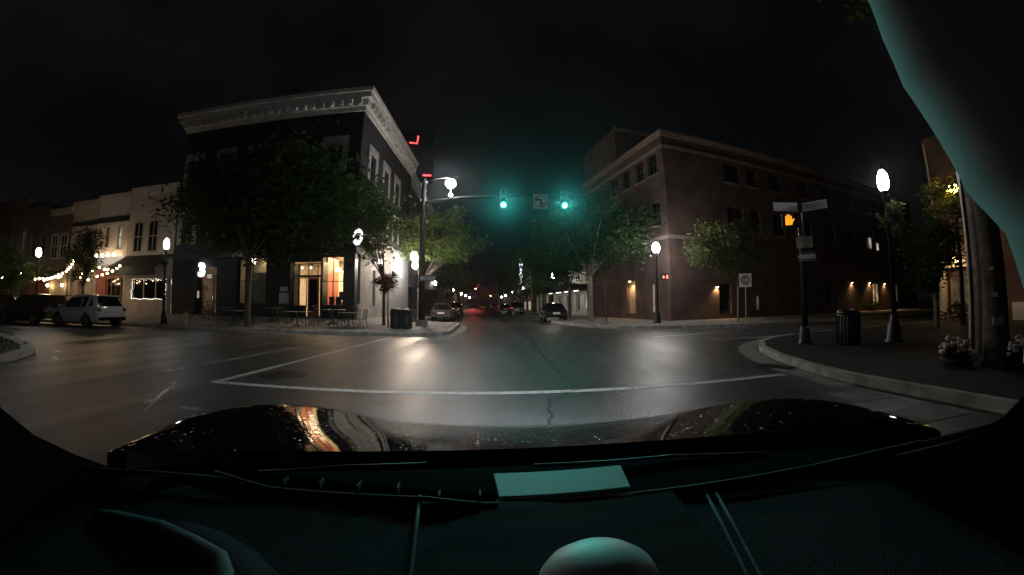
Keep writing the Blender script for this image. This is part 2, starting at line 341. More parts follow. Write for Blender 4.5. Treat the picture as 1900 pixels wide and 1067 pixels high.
# ------------------------------------------------------------------ world: night sky with faint town-lit cloud
w=bpy.data.worlds.new('World'); sc.world=w; w.use_nodes=True; nt=w.node_tree; bg=nt.nodes['Background']
tc=nt.nodes.new('ShaderNodeTexCoord'); nz=nt.nodes.new('ShaderNodeTexNoise'); nz.inputs['Scale'].default_value=2.3; nz.inputs['Detail'].default_value=5
nt.links.new(tc.outputs['Generated'],nz.inputs[0]); cr=nt.nodes.new('ShaderNodeValToRGB')
cr.color_ramp.elements[0].position=.42; cr.color_ramp.elements[1].position=.75; cr.color_ramp.elements[0].color=(.0017,.0017,.0023,1); cr.color_ramp.elements[1].color=(.0056,.0052,.0051,1)
nt.links.new(nz.outputs['Fac'],cr.inputs[0]); nt.links.new(cr.outputs[0],bg.inputs[0]); bg.inputs[1].default_value=1

# ------------------------------------------------------------------ ground
tag(MB().sheet([(-400,-200),(400,-200),(400,900),(-400,900)],0).build('road','asphalt'),kind='structure')
def sm(t): t=max(0,min(1,t)); return t*t*(3-2*t)
def pathpts(seq): return seq
def arc(cx,cy,r,a0,a1,n=8): return [(cx+r*math.cos(R(a0+(a1-a0)*i/n)),cy+r*math.sin(R(a0+(a1-a0)*i/n))) for i in range(n+1)]
def zNW(x,y): return .15+.40*sm((y-16.5)/4.2)*sm((-5.6-x)/2.0)
def offset_in(poly,d):
    out=[]; n=len(poly)
    for i in range(n):
        a,b,c=Vector(poly[i-1]),Vector(poly[i]),Vector(poly[(i+1)%n])
        t1=(b-a).normalized(); t2=(c-b).normalized(); n1=Vector((-t1.y,t1.x)); n2=Vector((-t2.y,t2.x)); m=(n1+n2); m=m/max(.3,(1+n1.dot(n2)))
        out.append(tuple(b+m*d))
    return out
def pavement(name,poly,zf=.15,m='concrete',kw=.16,step=1.2):
    """pavement slab with a kerb ring; poly counter-clockwise"""
    tag(MB().prism(poly,-.2,.148).build('kerb_'+name,'kerb'),kind='structure')
    inner=offset_in(poly,kw)
    import bmesh
    bm=bmesh.new()
    f=bm.faces.new([bm.verts.new((x,y,0)) for x,y in inner]); bmesh.ops.triangulate(bm,faces=[f])
    xs=[p[0] for p in inner]; ys=[p[1] for p in inner]
    for ax,lo,hi in (((1,0,0),max(min(xs),-45),min(max(xs),45)),((0,1,0),max(min(ys),-6),min(max(ys),45))):
        k=math.ceil(lo/step)*step
        while k<hi:
            bmesh.ops.bisect_plane(bm,geom=bm.verts[:]+bm.edges[:]+bm.faces[:],plane_co=(k,k,0),plane_no=ax); k+=step
    for v in bm.verts: v.co.z=(zf(v.co.x,v.co.y) if callable(zf) else zf)+.004
    me=bpy.data.meshes.new('pavement'); bm.to_mesh(me); bm.free(); me.materials.append(M[m]); me.shade_smooth()
    o=bpy.data.objects.new('pavement_'+name,me); COL.objects.link(o); tag(o,kind='structure')
NW=[(-80,16.5),(-13,16.3),(-9.5,15.7),(-7.5,15.35)]+[(-3.4,15.1)]+arc(-2.9,16.5,1.4,-90,0,6)[1:]+[(-1.5,22.5)]+arc(-3.2,23,1.7,0,80,5)[1:]+[(-5.0,27.5),(-5.3,300),(-80,300)]
pavement('northwest',NW,zNW)
NE=[(7.1,300),(7.1,31),(6.2,28.5),(4.95,26.8),(4.75,25.2),(5.2,22.4),(6.1,20.0),(7.0,18.75),(8.2,17.8),(10,17.1),(14,16.6),(34,18.3),(80,22),(80,300)]
pavement('northeast',NE,.15)
SE=[(5.5,-20),(80,-20),(80,12.5),(24,11.3),(12.5,10.65),(10.6,10.35),(9.2,9.85),(8.0,9.05),(7.1,8.0),(6.4,6.7),(5.9,5.4),(5.6,4.2)]
M['darkpave']=paving('dark_brown_paving',(.034,.028,.023),.8)
pavement('southeast',SE,.15,'darkpave')
SWp=[(-80,10.8),(-80,-20),(-9.6,-20),(-9.7,3.5),(-10.3,5.6),(-11.2,6.6),(-12.6,7.35),(-19.4,9.9)]
tag(MB().prism(SWp,-.2,.12).build('kerb_southwest','kerb'),kind='structure')
lawn=offset_in(SWp,.3); tag(MB().sheet(lawn,.135).build('lawn','grass'),kind='structure')
gb=MB()
for i in range(9000):
    x=random.uniform(-24,-9.9); y=random.uniform(2,9.5)
    if y>7.35+(-x-12.6)*.37-.35 and x<-12.6: continue
    if x>-12.6 and y>5.2+( -x-10.2)*.85: continue
    h=random.uniform(.05,.11); a=random.uniform(0,PI); dx,dy=math.cos(a)*.012,math.sin(a)*.012; lx,ly=random.uniform(-.04,.04),random.uniform(-.04,.04)
    gb.add([(x-dx,y-dy,.13),(x+dx,y+dy,.13),(x+lx,y+ly,.13+h)],[(0,1,2)])
tag(gb.build('grass','blade'),'short dark grass on the corner lawn','grass',kind='stuff')
# gutters round the nearest kerb, painted lines, pavers, seams, manhole
def strip(pts,w,z,name,m):
    mb=MB(); L=[];Rr=[]
    for i,p in enumerate(pts):
        a=Vector(pts[max(0,i-1)]); b=Vector(pts[min(len(pts)-1,i+1)]); t=(b-a).normalized(); n=Vector((-t.y,t.x))*w/2; q=Vector(p); L.append((*(q+n),z)); Rr.append((*(q-n),z))
    mb.grid([L,Rr]); return tag(mb.build(name,m),kind='structure')
se_k=[p for p in reversed(SE[3:])]
strip([(5.35,4.0),(5.62,5.45),(6.12,6.8),(6.85,8.15),(7.8,9.3),(9.05,10.15),(10.5,10.68),(12.5,10.95)],.5,.004,'gutter_strip','gutter')
strip([(-13,16.0),(-9.5,15.42),(-7.5,15.1),(-3.4,14.84),(-2.2,15.1),(-1.35,15.9),(-1.22,17),(-1.22,22.5)],.45,.004,'gutter_strip','gutter')
strip([(4.5,25.2),(4.95,22.3),(5.85,19.8),(6.75,18.45),(8.0,17.5),(9.9,16.8),(14,16.3)],.45,.004,'gutter_strip','gutter')
strip([(-4.55,5.42),(-1.5,5.36),(1.5,5.30),(5.25,5.24)],.16,.005,'painted_crosswalk_line','paint')
strip([(-4.47,5.50),(-4.25,8.2),(-4.0,11.2),(-3.7,14.6)],.15,.005,'painted_crosswalk_line','paint')
strip([(-6.1,5.9),(-5.85,8.5),(-5.6,11.2),(-5.35,13.6)],.14,.005,'painted_crosswalk_line','wornpaint')
strip([(6.5,13.25),(8.4,13.65),(10.4,13.95)],.14,.005,'painted_crosswalk_line','paint')
strip([(7.9,11.45),(9.3,11.3),(10.9,11.18)],.13,.005,'painted_crosswalk_line','paint')
strip([(10.8,13.2),(14,13.0),(17.5,12.8)],.12,.005,'painted_crosswalk_line','wornpaint')
strip([(-4.55,4.1),(-4.38,4.05)],.25,.005,'worn_paint_patch','wornpaint')
strip([(-3.8,3.95),(-3.4,3.88)],.12,.005,'worn_paint_patch','wornpaint')
strip([(-10.9,7.0),(-11.4,7.2)],.12,.005,'worn_paint_patch','paint'); strip([(-9.6,6.1),(-10.2,6.4)],.1,.005,'worn_paint_patch','paint')
strip([(4.6,3.55),(5.35,3.42)],.5,.006,'pale_paving_band','gutter'); strip([(4.1,2.6),(5.4,2.5)],.5,.006,'pale_paving_band','gutter')
strip([(-3.0,2.2),(-3.68,3.05),(-4.5,4.2),(-5.21,5.35),(-6.6,7.2),(-7.2,9.4)],.06,.006,'tar_seam','tar')
strip([(-8.2,6.1),(-6.7,6.3),(-5.3,6.0)],.05,.006,'tar_seam','tar'); strip([(1.4,5.6),(1.5,9),(1.7,14),(1.75,40),(1.75,120)],.05,.006,'tar_seam','tar')
strip([(-9,10.4),(-4,10.8),(2,10.9),(7,10.6)],.05,.006,'tar_seam','tar')
M['patch']=mat('asphalt_patch',(.022,.022,.023),.55,var=.4,scale=5,bump=.5,bscale=60)
rp=random.Random(21)
def crack(pts,w):
    out=[]
    for (x0,y0),(x1,y1) in zip(pts,pts[1:]):
        n=max(3,int(math.hypot(x1-x0,y1-y0)/.22))
        for k in range(n): out.append((x0+(x1-x0)*k/n+rp.gauss(0,.035),y0+(y1-y0)*k/n+rp.gauss(0,.035)))
    strip(out+[pts[-1]],w,.0065,'road_crack','tar')
for pts in ([(-3,7.5),(-1,9.2),(.2,12.5)],[(2.6,4.2),(3.4,7.5),(3.1,11)],[(-9,6.5),(-6.8,8.5),(-6,12)],[(.6,3.2),(.9,4.9),(2.4,6.2)],[(-14,11.5),(-10,12.2),(-7,11.4)],[(3.8,12),(6.5,11.5)],[(-2.2,3.4),(-1.2,4.9)]): crack(pts,.022)
for x0,y0,x1,y1 in ((-8.6,9.0,-6.6,10.2),(1.9,7.4,3.0,9.9),(-2.4,12.2,-.9,13.6),(-13.5,8.6,-12.2,12.4)):
    q=[]
    for k in range(10): q.append((x0+(x1-x0)*k/10,y0+rp.gauss(0,.03)))
    for k in range(10): q.append((x1+rp.gauss(0,.03),y0+(y1-y0)*k/10))
    for k in range(10): q.append((x1-(x1-x0)*k/10,y1+rp.gauss(0,.03)))
    for k in range(10): q.append((x0+rp.gauss(0,.03),y1-(y1-y0)*k/10))
    tag(MB().sheet(q,.0035).build('road_patch','patch'),kind='structure')
mh=thing('manhole_cover','round iron manhole cover in the asphalt inside the left corner of the crosswalk lines','manhole cover',(-3.72,6.36,0))
MB().lathe([(.44,0),(.44,.007),(.39,.012)],n=28).build('rim','iron',mh)
cv=MB().lathe([(.375,.004),(.37,.013)],n=28)
for i in range(-3,4):
    for j in range(-3,4):
        if i*i+j*j<10: cv.box(i*.095-.03,j*.095-.03,.013,i*.095+.03,j*.095+.03,.018)
cv.build('cover','iron',mh)
sd=thing('storm_drain','iron storm drain grate in the gutter beside the near right kerb','drain',(5.72,5.9,.004),R(-65))
g=MB().box(-.35,-.2,0,.35,-.17,.012).box(-.35,.17,0,.35,.2,.012)
for i in range(9): g.box(-.35+i*.0825,-.17,0,-.31+i*.0825,.17,.012)
g.build('grate','iron',sd)

# ------------------------------------------------------------------ building helpers
def wall(mb,u0,u1,z0,z1,ops,t=.3):
    """wall in the local frame of mb: outer face at y=0, inner at y=t, openings (ua,ub,za,zb)"""
    us=sorted({u0,u1}|{max(u0,min(u1,q)) for o in ops for q in o[:2]}); zs=sorted({z0,z1}|{max(z0,min(z1,q)) for o in ops for q in o[2:4]})
    inside=lambda u,z:any(o[0]<u<o[1] and o[2]<z<o[3] for o in ops)
    cell=lambda i,j:0<=i<len(us)-1 and 0<=j<len(zs)-1 and not inside((us[i]+us[i+1])/2,(zs[j]+zs[j+1])/2)
    for i in range(len(us)-1):
        for j in range(len(zs)-1):
            if not cell(i,j): continue
            a,b,c,d=us[i],us[i+1],zs[j],zs[j+1]
            mb.add([(a,0,c),(b,0,c),(b,0,d),(a,0,d)],[(0,1,2,3)]); mb.add([(a,t,c),(b,t,c),(b,t,d),(a,t,d)],[(3,2,1,0)])
            if not cell(i-1,j): mb.add([(a,0,c),(a,0,d),(a,t,d),(a,t,c)],[(0,1,2,3)])
            if not cell(i+1,j): mb.add([(b,0,c),(b,0,d),(b,t,d),(b,t,c)],[(3,2,1,0)])
            if not cell(i,j-1): mb.add([(a,0,c),(b,0,c),(b,t,c),(a,t,c)],[(3,2,1,0)])
            if not cell(i,j+1): mb.add([(a,0,d),(b,0,d),(b,t,d),(a,t,d)],[(0,1,2,3)])
    return mb
def window(par,T,o,pane='glassdark',fr='frame',depth=.14,nu=1,nz=2,sill=None,fw=.06,name='window',solid=True):
    u0,u1,z0,z1=o
    f=MB(T); f.box(u0,depth,z0,u0+fw,depth+.07,z1).box(u1-fw,depth,z0,u1,depth+.07,z1).box(u0+fw,depth,z0,u1-fw,depth+.07,z0+fw).box(u0+fw,depth,z1-fw,u1-fw,depth+.07,z1)
    for i in range(1,nu): q=u0+(u1-u0)*i/nu; f.box(q-fw*.4,depth+.005,z0+fw,q+fw*.4,depth+.06,z1-fw)
    for i in range(1,nz): q=z0+(z1-z0)*i/nz; f.box(u0+fw,depth+.008,q-fw*.4,u1-fw,depth+.057,q+fw*.4)
    fo=f.build(name,fr,par)
    MB(T).box(u0+fw*.6,depth+.03,z0+fw*.6,u1-fw*.6,depth+.04,z1-fw*.6).build('pane',pane,fo)
    if sill: MB(T).box(u0-.08,-.07,z0-.1,u1+.08,depth,z0-.003).build('sill',sill,fo)
    return fo
def door(par,T,o,m='blackwood',depth=.2,pane='glassdark',name='door'):
    u0,u1,z0,z1=o; fw=.11
    d=MB(T); d.box(u0,depth,z0,u0+fw,depth+.06,z1).box(u1-fw,depth,z0,u1,depth+.06,z1).box(u0+fw,depth,z0,u1-fw,depth+.06,z0+.3).box(u0+fw,depth,z1-fw,u1-fw,depth+.06,z1)
    do=d.build(name,m,par)
    MB(T).box(u0+fw,depth+.02,z0+.3,u1-fw,depth+.03,z1-fw).build('pane',pane,do)
    MB(T).tube([(u1-fw*.6,depth-.05,z0+.85),(u1-fw*.6,depth-.05,z0+1.2)],.014,6).build('handle','chrome',do)
    return do
def arched(par,T,u0,u1,z0,z1,pane='glassdark',fr='frame_w'):
    """surface-framed arched window: arch head frame + recessed pane"""
    c=(u0+u1)/2; r=(u1-u0)/2; pts=[(u0,z0)]+[(c-r*math.cos(PI*i/10),z1-r*.5+r*.5*math.sin(PI*i/10)) for i in range(11)]+[(u1,z0)]
    outer=[(c+(x-c)*1.22,z0 if z==z0 else z+.14) for x,z in pts]
    mb=MB(T); n=len(pts)
    vs=[(x,-.05,z) for x,z in outer]+[(x,-.05,z) for x,z in pts]+[(x,.03,z) for x,z in outer]+[(x,.03,z) for x,z in pts]
    fs=[]
    for i in range(n-1): fs+=[(i,i+1,n+i+1,n+i),(2*n+i,i,i+1,2*n+i+1)[::1],(n+i,n+i+1,3*n+i+1,3*n+i)]
    mb.add(vs,fs); mb.box(u0-.12,-.1,z0-.12,u1+.12,.03,z0-.002); mb.box(c-.025,-.03,z0,c+.025,.01,z1); mb.box(u0,-.028,(z0+z1)/2-.03,u1,.01,(z0+z1)/2+.03)
    fo=mb.build('window',fr,par)
    MB(T).prismy(pts,-.012,.02).build('pane',pane,fo); return fo
def sconce(par,T,u,z,on='sconce',e=18,col=(1,.6,.28)):
    s=MB(T).box(u-.09,-.16,z+.02,u+.09,-.003,z+.12).build('wall_lamp','darkmetal',par)
    MB(T).box(u-.07,-.14,z-.005,u+.07,-.03,z+.018).build('lamp_lens',on,s)
    return s

# ------------------------------------------------------------------ BUILDING A: black brick corner block with cream cornice
A=thing('corner_building','black painted brick corner building with broad cream cornice and lit shopfront','building',(-7.28,20,0),R(-3))
S=(0,0,0,0); E_=(0,0,0,PI/2)
W3=[(-12.35,0),(-9.7,0),(-7.1,0),(-4.4,0),(-1.65,0)]
ops=[]
for u,_ in W3: ops+=[(u-.5,u+.5,9.15,10.75),(u-.5,u+.5,5.2,7.0)]
mb=MB(S); wall(mb,-13.44,0,4.35,12.94,ops,.35)
wall(mb,-13.44,0,.2,4.35,[(-11.3,-9.55,.6,3.62),(-7.92,-5.75,1.25,4.1),(-4.05,-2.05,.6,3.75),(-2.04,-.62,1.2,4.02)],.35)
eops=[(2.97,3.6,1.24,3.5)]
for u in (2.2,5.0,7.8): eops+=[(u-.5,u+.5,9.15,10.75),(u-.5,u+.5,6.2,7.6)]
mb2=MB(E_); wall(mb2,0.36,12.0,5.6,12.94,[o for o in eops if o[2]>5],.35)
mb.v+=[]; k=len(mb.v); mb.v+=mb2.v; mb.f+=[tuple(i+k for i in f) for f in mb2.f]
mb.setT(S).box(-13.44,11.64,.2,-.36,12.0,12.94).box(-13.44,.36,.2,-13.09,11.63,12.94)
mb.build('wall','brickA',A)
mb=MB(E_); wall(mb,.36,12.0,.2,5.6,[eops[0],(.42,1.0,1.35,4.25)],.35); mb.build('side_wall','greyA',A)
MB(S).box(-13.0,.4,12.6,-.4,11.6,12.7).build('roof','roofdark',A)
# cornice: stepped profile along south and east, dentil brackets
c=MB(S)
for z0,z1,d in ((12.86,13.15,.10),(13.15,13.55,.28),(13.55,13.9,.52),(13.9,14.16,.66)):
    c.box(-13.44-d,-d,z0,d,.3,z1); c.box(-.3,.3,z0,d,12.0,z1)
co_=c.build('cornice','cream',A)
c=MB(S)
for i in range(22): c.box(-13.3+i*.62,-.50,13.16,-13.1+i*.62,-.285,13.53)
for i in range(19): c.box(.285,.3+i*.62,13.16,.50,.5+i*.62,13.53)
c.build('bracket_row','cream',co_)
for T,us in ((S,[u for u,_ in W3]),(E_,[2.2,5.0,7.8])):
    for i,u in enumerate(us):
        for lo,hi in (((9.15,10.75),(5.2,7.0)) if T is S else ((9.15,10.75),(6.2,7.6))):
            lit='win_warm' if (T is S and u==-7.1 and lo==5.2) else 'glassdark'
            f_=window(A,T,(u-.5,u+.5,lo,hi),lit,'frame',nu=2,nz=2)
            s_=MB(T).box(u-.84,-.05,hi,u+.84,.02,hi+.55).box(u-.84,-.05,lo-.14,u-.5,.02,hi).box(u+.5,-.05,lo-.14,u+.84,.02,hi).box(u-.62,-.10,hi+.12,u+.62,-.05,hi+.42)
            s_.build('surround','trimA',f_)
window(A,E_,eops[0],'glassdark','frame',nz=1,sill='trimA')
MB(E_).box(2.86,-.03,1.14,2.96,.02,3.6).build('jamb','frame_w',A)
# shopfront
shopwin=window(A,S,(-2.04,-.62,1.2,4.02),'glass','blackwood',nu=2,nz=2,fw=.05)
window(A,E_,(.42,1.0,1.35,4.25),'glass','blackwood',nu=2,nz=2,fw=.05)
window(A,S,(-7.92,-5.75,1.25,4.1),'glass','blackwood',nu=2,nz=2,fw=.07)
MB(S).box(-13.46,-.12,4.12,.14,-.003,4.5).build('fascia','blackwood',A)
MB(S).box(-.60,-.10,.2,-.0,-.003,4.11).box(-.08,-.10,.2,.10,.34,4.11).build('pier','blackwood',A)
# recessed entry: side lights, door, transom
dr=MB(S).box(-4.05,.9,.55,-3.5,.96,1.2).box(-2.55,.9,.55,-2.05,.96,1.0).box(-4.05,.9,2.9,-2.05,.96,3.0).box(-4.07,.35,.5,-4.0,.9,3.75).box(-2.1,.35,.5,-2.04,.9,3.75).build('entry_panel','blackwood',A)
door(A,(0,.7,0,0),(-3.38,-2.63,.58,2.89),'red_shop',pane='glassdark')
for q in ((-4.0,-3.45,1.2,2.88),(-2.56,-2.1,1.0,2.88)): window(A,(0,.76,0,0),q,'glass','blackwood',nz=1,fw=.04,name='sidelight')
window(A,(0,.76,0,0),(-4.0,-2.1,3.0,3.74),'glass','blackwood',nu=3,nz=1,fw=.04,name='transom')
door(A,S,(-10.9,-9.9,.62,3.0),'red_shop',pane='win_dim'); window(A,S,(-9.86,-9.58,.62,3.0),'win_dim','blackwood',nz=1,fw=.03,name='sidelight'); window(A,S,(-11.28,-10.94,.62,3.0),'glassdark','blackwood',nz=1,fw=.03,name='sidelight'); window(A,S,(-11.28,-9.58,3.02,3.6),'win_dim','blackwood',nu=2,nz=1,fw=.04,name='transom')
# shop interior
rm=MB(S).box(-5.3,4.4,.5,.0,4.5,4.3).box(-5.4,.97,.5,-5.3,4.4,4.3).box(-.36,1.4,.5,-.30,4.4,4.3).box(-5.3,.97,4.2,-.36,4.39,4.3).build('interior_room','room',A)
MB(S).box(-2.2,.97,.54,-2.1,2.5,4.19).build('light_baffle','red_shop',A)  # added baffle, keeps the window's shop light out of the entry
MB(S).box(-5.3,.36,.45,-.36,4.39,.53).build('interior_floor','roomfloor',A)
MB(S).box(-2.6,2.6,.54,-.6,3.1,1.5).build('counter','counter',A); MB(S).box(-1.35,1.0,1.55,-.72,1.25,2.05).build('display_box','counter',A); MB(S).box(-1.3,3.9,.54,-.5,4.38,2.7).build('cabinet','counter',A)
for x,y in ((-1.75,.75),(-1.35,.8),(-2.5,1.5)):
    MB(S).box(x-.17,y-.17,1.22,x+.17,y+.17,1.27).box(x-.17,y+.13,1.28,x+.17,y+.17,1.75).tube([(x,y,.54),(x,y,1.21)],.025,6).build('bar_stool','blackwood',A)
MB(S).box(-2.02,.6,1.16,-.64,.95,1.2).build('window_ledge','counter',A)
for x,z in ((-2.3,3.0),(-1.45,2.95),(-.85,2.9)): MB(S).box(x-.3,4.3,z-.35,x+.3,4.38,z+.3).build('menu_board','blackwood',A)
sh=MB(S)
for x in (-1.9,-1.2): sh.box(x-.12,3.9,.54,x+.12,4.2,2.6)
sh.build('shelf','frame',A)
for i,(x,y,z) in enumerate(((-1.75,1.7,3.35),(-1.15,2.0,3.5),(-1.5,2.5,2.35),(-1.05,1.5,2.35),(-1.9,3.2,3.4),(-1.0,3.0,3.3))):
    MB(S).lathe([(.05,.2),(.16,.12),(.23,0),(.2,-.02)],(x,y,z),12).build('pendant_lamp','shade',A,True)
light('shop_light','AREA',(-1.5,2.2,4.1),760,(1,.70,.42),size=2.4,parent=A); light('shop_light','AREA',(-3.6,2.4,4.1),16,(1,.42,.22),size=1.2,parent=A)
rm2=MB(S).box(-8.1,1.6,1.0,-5.5,1.7,4.2).box(-8.2,.36,1.0,-8.1,1.7,4.2).box(-5.55,.36,1.0,-5.45,1.6,4.2).box(-8.1,.36,4.15,-5.55,1.6,4.2).build('interior_room','room',A)
MB(S).box(-7.7,.5,1.3,-7.45,.6,4.0).box(-7.2,.55,1.3,-6.1,.62,3.2).build('window_blind','buff_shop',A)
light('shop_light','AREA',(-6.8,1.1,4.05),9,(1,.78,.42),size=1.0,parent=A)
b_=MB(S).ball((-6.05,.75,3.35),.09,10).build('globe_lamp','shade',A,True)
for x in (-3.6,-3.0): MB(S).ball((x,.55,3.45),.06,8).build('downlight','shade',A,True)
# glowing figure three, notices
text('lit_numeral','3',1.12,'white_on',A,(-10.62,-.2,3.34),(PI/2,0,0),.05,.055)
MB(S).box(-10.3,-.03,2.85,-9.95,-.003,3.1).build('lit_panel','win_pale',A)
nb=MB(S).box(-4.78,-.03,1.33,-4.12,-.005,1.95).build('notice_board','signgrey',A); MB(S).box(-4.72,-.03,2.05,-4.2,-.005,2.3).build('notice','signgrey',A)
MB(S).box(-11.12,-.02,1.62,-10.97,-.003,2.05).build('lit_panel','win_pale',A)
# oval blade sign hanging at the corner
ob=thing('hanging_sign','round glowing white sign with a grey shield, hung from the corner of the black building','sign',(-6.92,19.62,5.0),R(-34))
n_=28
MB().lathe([(.47,-.07),(.50,-.05),(.50,.05),(.47,.07)],(0,0,0),n_,'y').build('case','signblack',ob)
MB().lathe([(.455,-.076),(.455,.076)],(0,0,0),n_,'y').build('face','oval_on',ob)
for sgn in (-1,1):
    MB().prismy([(-.19,.2),(-.19,-.05),(0,-.27),(.19,-.05),(.19,.2),(0,.26)],.077*sgn,.083*sgn).build('shield','emblem',ob)
    rg=MB(); 
    for i in range(24):
        if i in (5,6,7): continue
        a0,a1=2*PI*i/24,2*PI*(i+1)/24
        rg.add([(r_*math.cos(a),.079*sgn,r_*math.sin(a)) for a in (a0,a1) for r_ in (.32,.36)],[(0,1,3,2)])
    rg.build('ring','emblem',ob)
MB().tube([(0,0,.5),(0,0,.62),(-.45,.3,.62)],.025,6).build('bracket','black',ob)
# floodlight on the east wall
wl=thing('wall_floodlight','small bright white floodlight on the grey side wall of the black corner building','lamp',(-7.1,22.8,4.05))
MB().box(-.02,-.12,-.1,.22,.12,.14).box(.2,-.06,.0,.42,.06,.08).build('bracket','black',wl)
MB().box(.42,-.16,-.16,.62,.16,.06,.03).build('lens',emis('flood_glow',(1,.97,.92),26),wl)

# ------------------------------------------------------------------ BUILDING B: brick block on the right
B=thing('brick_building','large dark red brick three storey building on the right corner with wall lamps','building',(12.1,22,0),R(9))
Wt=(0,0,0,-PI/2)
s3=[(5.7,7.45),(8.2,9.5),(11.0,12.6),(15.0,16.6),(19,20.6),(23,24.6),(27,28.6),(31,32.6),(35,36.6)]
sops=[]
for a,b in s3: sops+=[(a,b,10.3,11.8)]+[(a,b,6.6,8.4)]
gops=[(4.42,5.68,.5,2.64),(8.45,8.62,.7,2.85),(27.7,29.6,.45,3.05),(18,19.4,1,2.9),(33,34.4,1,2.9)]
mb=MB(S); wall(mb,0,40,0,13.2,sops+gops,.35)
w3=[(-5.6,-4.5),(-3.55,-2.5),(-1.9,-.8)]
wops=[(a,b,10.4,12.0) for a,b in w3]+[(a,b,6.7,8.4) for a,b in w3]+[(-5.55,-4.3,.55,3.05),(-2.2,-1.8,.7,2.65),(-7.6,-6.4,6.7,8.4),(-11.5,-9.5,6.7,8.4),(-7.6,-6.4,10.4,12.0)]
m2=MB(Wt); wall(m2,-13,-.36,0,13.2,wops,.35); k=len(mb.v); mb.v+=m2.v; mb.f+=[tuple(i+k for i in f) for f in m2.f]
mb.setT(S).box(.36,12.64,0,40,13.0,13.2).box(39.64,.36,0,40,12.63,13.2)
mb.setT(S).box(0.02,6.4,13.21,6.0,13.0,16.5)
mb.build('wall','brickB',B)
MB(S).box(.4,.4,12.8,39.6,12.6,12.9).build('roof','roofdark',B)
bd=MB(S)
for z0,z1,d in ((12.05,12.28,.07),(12.92,13.1,.12),(13.1,13.32,.22)):
    bd.box(-d,-d,z0,40+d,-.004,z1); bd.box(-d,-.004,z0,-.004,13.0,z1)
bd.box(-.1,-.1,5.62,3.0,-.004,5.86).box(-.1,-.004,5.62,-.004,8,5.86)
bd.box(-.06,6.35,16.3,6.06,6.399,16.62)
bd.build('stone_band','bandB',B)
for o in sops: window(B,S,o,'glassdark','frame',nu=2,nz=2,sill='bandB')
for o in wops[:6]+wops[8:]: window(B,Wt,o,'glassdark','frame',nu=2,nz=2,sill='bandB')
door(B,S,gops[0],'darkmetal',pane='glassdark'); window(B,S,gops[1],'win_dim','frame',nz=2,fw=.02)
door(B,S,(27.8,28.62,.45,3.0),'frame_w',pane='win_warm'); door(B,S,(28.68,29.5,.45,3.0),'frame_w',pane='win_warm')
window(B,S,gops[3],'glassdark','frame',nu=2,nz=2,sill='bandB'); window(B,S,gops[4],'win_dim','frame',nu=2,nz=2,sill='bandB')
window(B,S,(27.3,28.0,6.45,7.75),'win_pale','frame_w',depth=-.06,nz=1,fw=.05,name='window'); window(B,S,(29.0,29.7,6.45,7.3),'win_pale','frame_w',depth=-.06,nz=1,fw=.05,name='window')
nb=MB(Wt).box(-5.55,.25,.55,-4.3,.34,3.05).build('niche_door','buff_shop',B)
window(B,Wt,wops[7],'win_pale','frame_w',nz=3,fw=.03)
for T,u,z in ((S,4.15,2.38),(S,23.1,2.95),(S,26.9,2.98),(S,30.5,2.95),(Wt,-4.95,3.02)):
    sconce(B,T,u,z)
MB(S).box(8.4,-.06,.7,8.62,-.01,1.75).build('lit_panel','win_dim',B)
for T,u,z in ((S,4.15,2.36),(S,23.1,2.93),(S,26.9,2.96),(S,30.5,2.93)):
    light('wall_lamp_light','SPOT',(u,-.10,z),150,(1,.60,.26),(0,0,0),size=.03,spot=R(130),blend=.7,parent=B)
light('wall_lamp_light','SPOT',(-.10,4.95,3.0),150,(1,.60,.26),(0,0,0),size=.03,spot=R(130),blend=.7,parent=B)

# ------------------------------------------------------------------ LEFT ROW of two storey shops; each its own thing, u runs negative to the left
ROW=(-20.6,20.7); RA=R(-4)
def rowpos(u): return (ROW[0]+u*math.cos(RA),ROW[1]+u*math.sin(RA),0)
def rowhouse(u1,u0,h,m,label,ops=(),cap='cream'):
    o=thing('shop_building',label,'building',rowpos(u1),RA,'row of old two storey shops')
    w_=u1-u0
    mb=MB(S); wall(mb,-w_+.015,-.015,.1,h,list(ops),.3); mb.box(-w_+.015,8,.1,-.015,8.3,h).box(-w_+.015,.31,.1,-w_+.25,7.99,h).box(-.25,.31,.1,-.015,7.99,h)
    mb.build('wall',m,o); MB(S).box(-w_+.26,.31,h-.6,-.26,7.99,h-.5).build('roof','roofdark',o)
    MB(S).box(-w_+.02,-.14,h-.28,-.02,.34,h+.06).box(-w_+.02,-.08,h-.5,-.02,-.004,h-.29).build('parapet_cornice',cap,o)
    return o
b1=rowhouse(-.05,-4.95,9.3,'render1','buff two storey shop with arched windows and dark green awning over a sparkling display window',[(-4.35,-.6,1.45,2.95),(-.5,-.02,.4,2.9)],'cream')
for u in (-3.75,-2.2): arched(b1,S,u-.42,u+.42,4.8,6.85,'glassdark','trimA')
window(b1,S,(-4.35,-.6,1.45,2.95),'glass','frame_w',nu=3,nz=1,fw=.06)
MB(S).box(-4.5,1.3,.5,-.3,1.4,3.2).build('interior_wall','room',b1); light('shop_light','AREA',(-2.4,.9,2.9),22,(1,.86,.74),size=1.6,parent=b1)
aw=MB(S).prismx([(-.02,4.5),(-1.5,3.55),(-1.5,3.0),(-1.44,3.0),(-1.44,3.5),(-.02,4.42)],-4.95,-.02).build('awning','awning',b1)
rf_=random.Random(3)
for i in range(15): MB(S).ball((-4.25+i*.25,.1,2.83+.05*math.sin(i*2)),.014,6).build('fairy_light','fairy',b1)
for i in range(9):
    for x in (-4.26,-.70): MB(S).ball((x+rf_.uniform(-.09,.09),.09,1.6+i*.13),.017,6).build('fairy_light','fairy',b1)
for i in range(20): MB(S).ball((-4.2+i*.18,.07,1.53+.03*math.sin(i)),.016,6).build('fairy_light','fairy',b1)
